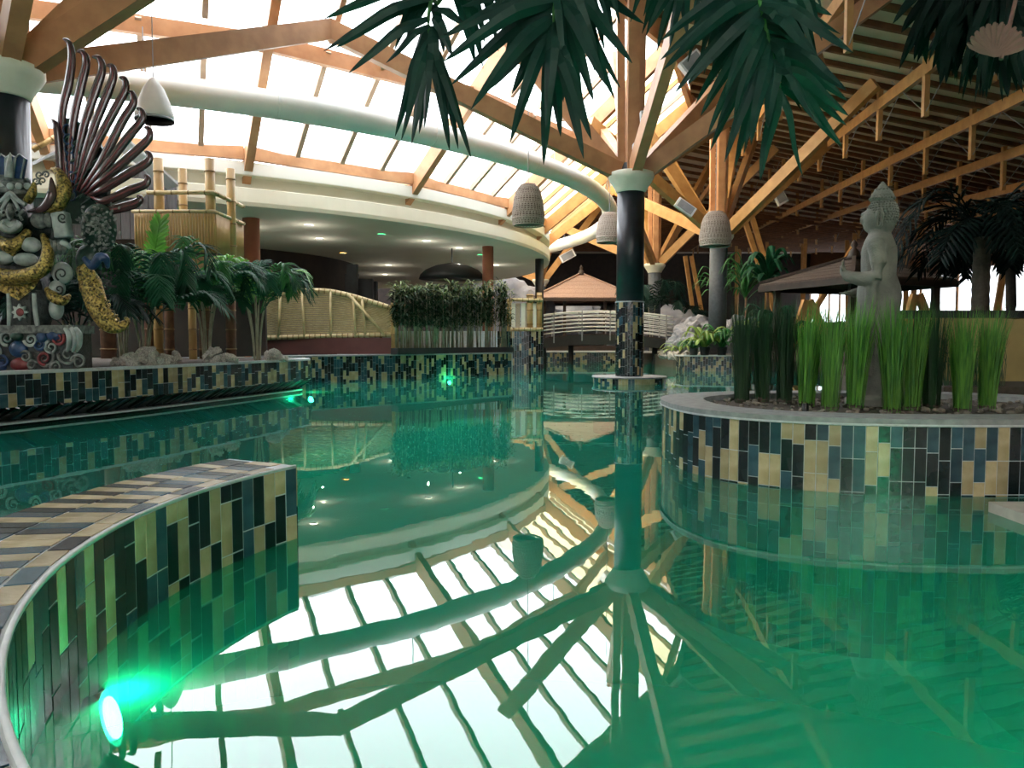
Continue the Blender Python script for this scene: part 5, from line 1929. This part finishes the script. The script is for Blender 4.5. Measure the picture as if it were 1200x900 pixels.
leafy(gpt(925, 24.0, 0.45), 'low dark bush behind the glowing reeds', 30, 0.9, 0.2, 'palm_dark', rng, stem=0.5, upright=0.9)
feather_palm(gpt(763, 37.5, 0.45), 'drooping dark palm between the pool column and the slate column', 14, 1.9, 2.6, rng, ['palm_dark'], stems=2, ll=0.7, name='background_palm', w=0.07)
feather_palm(gpt(803, 44.0, 0.45), 'small dark palm far behind the boulder bank', 12, 1.7, 2.0, rng, ['palm_dark'], stems=2, ll=0.7, name='background_palm', w=0.07)
# dark planting under the balcony, behind the railing
for i, (x, Yv, hgt) in enumerate(((350, 23, 2.4), (385, 24, 2.0), (420, 24.5, 1.6), (446, 25, 1.5))):
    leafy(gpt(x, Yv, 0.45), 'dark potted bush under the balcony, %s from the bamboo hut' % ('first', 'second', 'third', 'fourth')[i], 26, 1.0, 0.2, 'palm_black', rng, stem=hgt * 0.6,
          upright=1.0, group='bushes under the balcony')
# bar furniture silhouettes and big dark lampshade under the balcony
bs = thing('hanging_dome', gpt(528, 27, 3.35), 'broad black shallow dome hanging under the balcony behind the hedge', 'lamp')
p = gpt(530, 27, 3.25)
MB().lathe([(1.2, 0.0), (1.15, 0.15), (0.95, 0.33), (0.6, 0.48), (0.1, 0.58), (0.0, 0.6)], 28, p).build('dome', 'black', bs, True)
MB().tube([p + Z * 0.58, V(p.x, p.y, 4.36)], 0.025, 8).build('rod', 'black', bs)
for i, (x, w, y0, y1) in enumerate(((413, 12, 310, 345), (424, 22, 326, 336), (434, 8, 328, 350), (405, 16, 318, 345))):
    p, q = PX(x, y0, 27), PX(x, y1, 27)
    tag(MB().box((p.x, 27 + i * 0.35, (p.z + 1.355) / 2), w * 0.031, 0.25, p.z - 1.355).build('bar_cabinet', 'black'),
        'black bar cabinet under the balcony, %s' % ('tallest of them', 'the wide low one', 'the narrow one', 'the one behind the tallest')[i], 'cabinet', 'bar cabinets')

# palm with thick trunk behind the reeds at right
def fan_crown(t, o, nf, L, rng, m, ll, w):
    for k in range(nf):
        a = k * 2.4 + rng.uniform(-0.3, 0.3)
        lift = rng.uniform(-0.2, 1.25)
        d = V(cos(a), sin(a), 0)
        l = L * rng.uniform(0.8, 1.1)
        mb = MB()
        P = frond(mb, [o, o + d * l * 0.35 + Z * l * 0.4 * lift + Z * 0.08, o + d * l * 0.72 + Z * l * (0.38 * lift - 0.02), o + d * l + Z * l * (0.15 * lift - 0.32)], 16, ll, w, 0.35, rng)
        mb.tube(P, [0.016 * (1 - 0.8 * i / len(P)) for i in range(len(P))], 5)
        mb.build('frond', m, t)
pb = gpt(1147, 12.0, 0.45)
pt = thing('trunk_palm', pb, 'dark palm with thick ringed trunk behind the rightmost reeds', 'palm')
mb = MB()
hgt = 1 + elev(278) * 12 - 0.45
mb.tube([pb + Z * hgt * i / 24 for i in range(25)], [0.135 + (0.012 if i % 2 else 0) - 0.02 * i / 24 for i in range(25)], 14)
mb.build('trunk', 'trunk', pt, True)
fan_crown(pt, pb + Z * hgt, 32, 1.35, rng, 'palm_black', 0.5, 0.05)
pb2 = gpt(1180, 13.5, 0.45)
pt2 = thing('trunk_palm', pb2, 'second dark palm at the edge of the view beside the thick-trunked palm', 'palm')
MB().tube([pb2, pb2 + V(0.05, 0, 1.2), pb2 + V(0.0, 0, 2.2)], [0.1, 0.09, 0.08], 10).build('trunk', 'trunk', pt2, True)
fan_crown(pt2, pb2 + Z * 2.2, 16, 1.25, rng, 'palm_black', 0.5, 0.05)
# ochre counter wall behind the planter with dark top
ct = thing('garden_counter', gpt(1140, 10.2, 0.45), 'ochre counter wall with dark top behind the oval planter', 'counter')
MB().span(5.75, 9.5, 10.2, 10.5, 0.45, 1.32).build('wall_panel', 'ochre_wall', ct)
MB().span(5.1, 9.6, 10.1, 10.6, 1.32, 1.42).build('counter_top', 'black', ct)
MB().span(5.2, 5.32, 10.2, 10.5, 0.45, 1.32).build('support', 'white_paint', ct)
p = PX(1190, 470, 8.2)
reeds_back = thing('reed_clump', V(p.x + 0.05, 9.2, 0.45), 'dark reed clump standing before the ochre counter wall', 'grass', 'reed clumps in the oval planter')
mb = MB()
for k in range(140):
    b = V(p.x + rng.uniform(-0.35, 0.5), 9.2 + rng.uniform(-0.1, 0.1), 0.45)
    h = rng.uniform(0.5, 0.75)
    mb.blade([b, b + V(rng.uniform(-.05, .05), 0, h * 0.5), b + V(rng.uniform(-.15, .15), 0, h)], 0.01, V(1, 0, 0), 0.2, lambda v: (1, 0.8, 0.1)[int(round(v * 2))])
mb.build('blades', 'reed_dark', reeds_back)
# raking timber props of the far garden wall
for i, (x0, y0, x1, y1, Yv) in enumerate(((870, 250, 912, 380, 38), (880, 250, 918, 380, 38), (803, 300, 815, 385, 47), (810, 300, 826, 385, 47), (945, 352, 930, 395, 24), (948, 352, 968, 395, 24),
                                          (1072, 345, 1058, 395, 24), (1076, 345, 1096, 395, 24), (1000, 290, 975, 330, 34))):
    pa, pb_ = PX(x0, y0, Yv), PX(x1, y1, Yv)
    pb_ = pa + (pb_ - pa) * ((pa.z - 0.44) / (pa.z - pb_.z))
    tag(MB().beam(pa, pb_, 0.22, 0.22).build('timber_prop', 'timber_gold'),
        'raking timber prop of the garden side, ' + ('left of the steep pair above the rubber plant', 'right of the steep pair above the rubber plant', 'left of the far pair behind the boulders',
         'right of the far pair behind the boulders', 'left leg of the pair under the dark pavilion', 'right leg of the pair under the dark pavilion',
         'left leg of the pair right of the statue', 'right leg of the pair right of the statue', 'slanting one above the dark pavilion')[i], 'prop', 'raking timber props')

# ------------------------------------------------------------------ hanging lamps
def basket(x, y0, y1, w, Yv, label, ztop):
    p0, p1 = PX(x, y0, Yv), PX(x, y1, Yv)
    s = Yv / F
    t = thing('basket_lamp', p1, label, 'lamp', 'woven basket lamps')
    R_ = w / 2 * s
    H_ = p0.z - p1.z
    prof = [(R_ * 0.93, 0.0), (R_, H_ * 0.12), (R_ * 0.97, H_ * 0.4), (R_ * 0.86, H_ * 0.7), (R_ * 0.66, H_ * 0.93), (R_ * 0.45, H_ * 1.0)]
    def rad_at(u):
        z = u * H_
        for (ra, za), (rb, zb) in zip(prof, prof[1:]):
            if za <= z <= zb:
                return ra + (rb - ra) * (z - za) / (zb - za)
        return prof[-1][0]
    mb = MB()
    nr = 20
    for j in range(nr + 1):
        u = j / nr
        r = rad_at(u)
        mb.tube([p1 + V(r * cos(a), r * sin(a), u * H_) for a in [2 * pi * k / 20 for k in range(21)]], s * 0.55, 4)
    for k in range(30):
        a = 2 * pi * k / 30
        for tw in (0.5, -0.5):
            mb.tube([p1 + V(rad_at(u) * cos(a + tw * u), rad_at(u) * sin(a + tw * u), u * H_) for u in [j / 6 for j in range(7)]], s * 0.6, 4)
    mb.build('woven_shade', 'wicker', t)['kind'] = 'stuff'
    MB().lathe([(rad_at(u_) * 0.9, u_ * H_) for u_ in (0.02, 0.2, 0.5, 0.8, 0.98)], 20, p1).build('liner', 'pot', t, True)
    for u in (0.0, 0.16, 1.0):
        r = rad_at(u)
        MB().tube([p1 + V(r * cos(a), r * sin(a), u * H_) for a in [2 * pi * k / 20 for k in range(21)]], s * 0.9, 6).build('rim_hoop', 'wicker', t, True)
    MB().tube([V(p1.x, p1.y, p0.z), V(p1.x, p1.y, ztop)], s * 0.45, 5).build('cord', 'grey_paint', t)
basket(619, 217, 264, 37, 17.5, 'woven basket lamp hanging free in front of the white duct', 8.2)
basket(838, 249, 288, 36, 23.0, 'woven basket lamp beside the cream capital of the slate column', 9.6)
basket(714, 250, 284, 30, 24.0, 'woven basket lamp half hidden behind the black pool column', 9.4)
wl = thing('cone_lamp', PX(181, 141, 12.5), 'white cloth cone lamp hanging above the statue wing', 'lamp')
p1 = PX(181, 138, 12.5)
s = 12.5 / F
MB().lathe([(21 * s, -4 * s), (21 * s, 4 * s), (17 * s, 18 * s), (11 * s, 33 * s), (4 * s, 43 * s), (0.5 * s, 46 * s)], 24, p1).build('shade', 'lamp_white', wl, True)
MB().lathe([(21.3 * s, -4 * s), (21.3 * s, -1 * s), (17 * s, -2 * s)], 24, p1).build('shade_rim', 'grey_paint', wl, True)
MB().lathe([(0.0, 0.0), (20 * s, 0.0), (20.5 * s, 2 * s)], 24, p1).build('diffuser', 'grey_paint', wl, True)
MB().tube([p1 + Z * 46 * s, p1 + Z * 3.4], 0.008, 6).build('cord', 'grey_paint', wl)
# floodlights on the struts
for x, y, Yv, w, h, rot, lab in ((757, 141, 17.4, 12, 20, 0.1, 'small white floodlight on the upright posts of the pool column'), (812, 76, 17.2, 26, 22, 0.7, 'grey floodlight on the strut behind the hanging fronds'),
                                 (803, 243, 25, 24, 11, -0.6, 'long white lamp box on a strut of the slate column'), (913, 229, 30, 12, 22, 0.5, 'white floodlight on a strut right of the slate column'),
                                 (665, 300, 40, 18, 9, 0.5, 'white lamp box on a far strut above the reddish pavilion'), (744, 178, 17.5, 5, 18, 0.0, 'narrow white switch box at the foot of the upright posts')):
    p = PX(x, y, Yv)
    s = Yv / F
    t = thing('floodlight', p, lab, 'lamp', 'floodlights on the timber struts')
    ax, az = V(cos(rot), 0, sin(rot)), V(-sin(rot), 0, cos(rot))
    MB().box(p, w * s, 0.2, h * s, ax, (0, 1, 0), az).build('housing', 'white_paint', t)
    MB().box(p - V(0, 0.11, 0), w * s * 0.8, 0.03, h * s * 0.8, ax, (0, 1, 0), az).build('glass', 'grey_paint', t)
    MB().beam(p + V(0, 0.1, 0), p + V(0, 0.35, 0.1), 0.05, 0.05).build('bracket', 'steel', t)
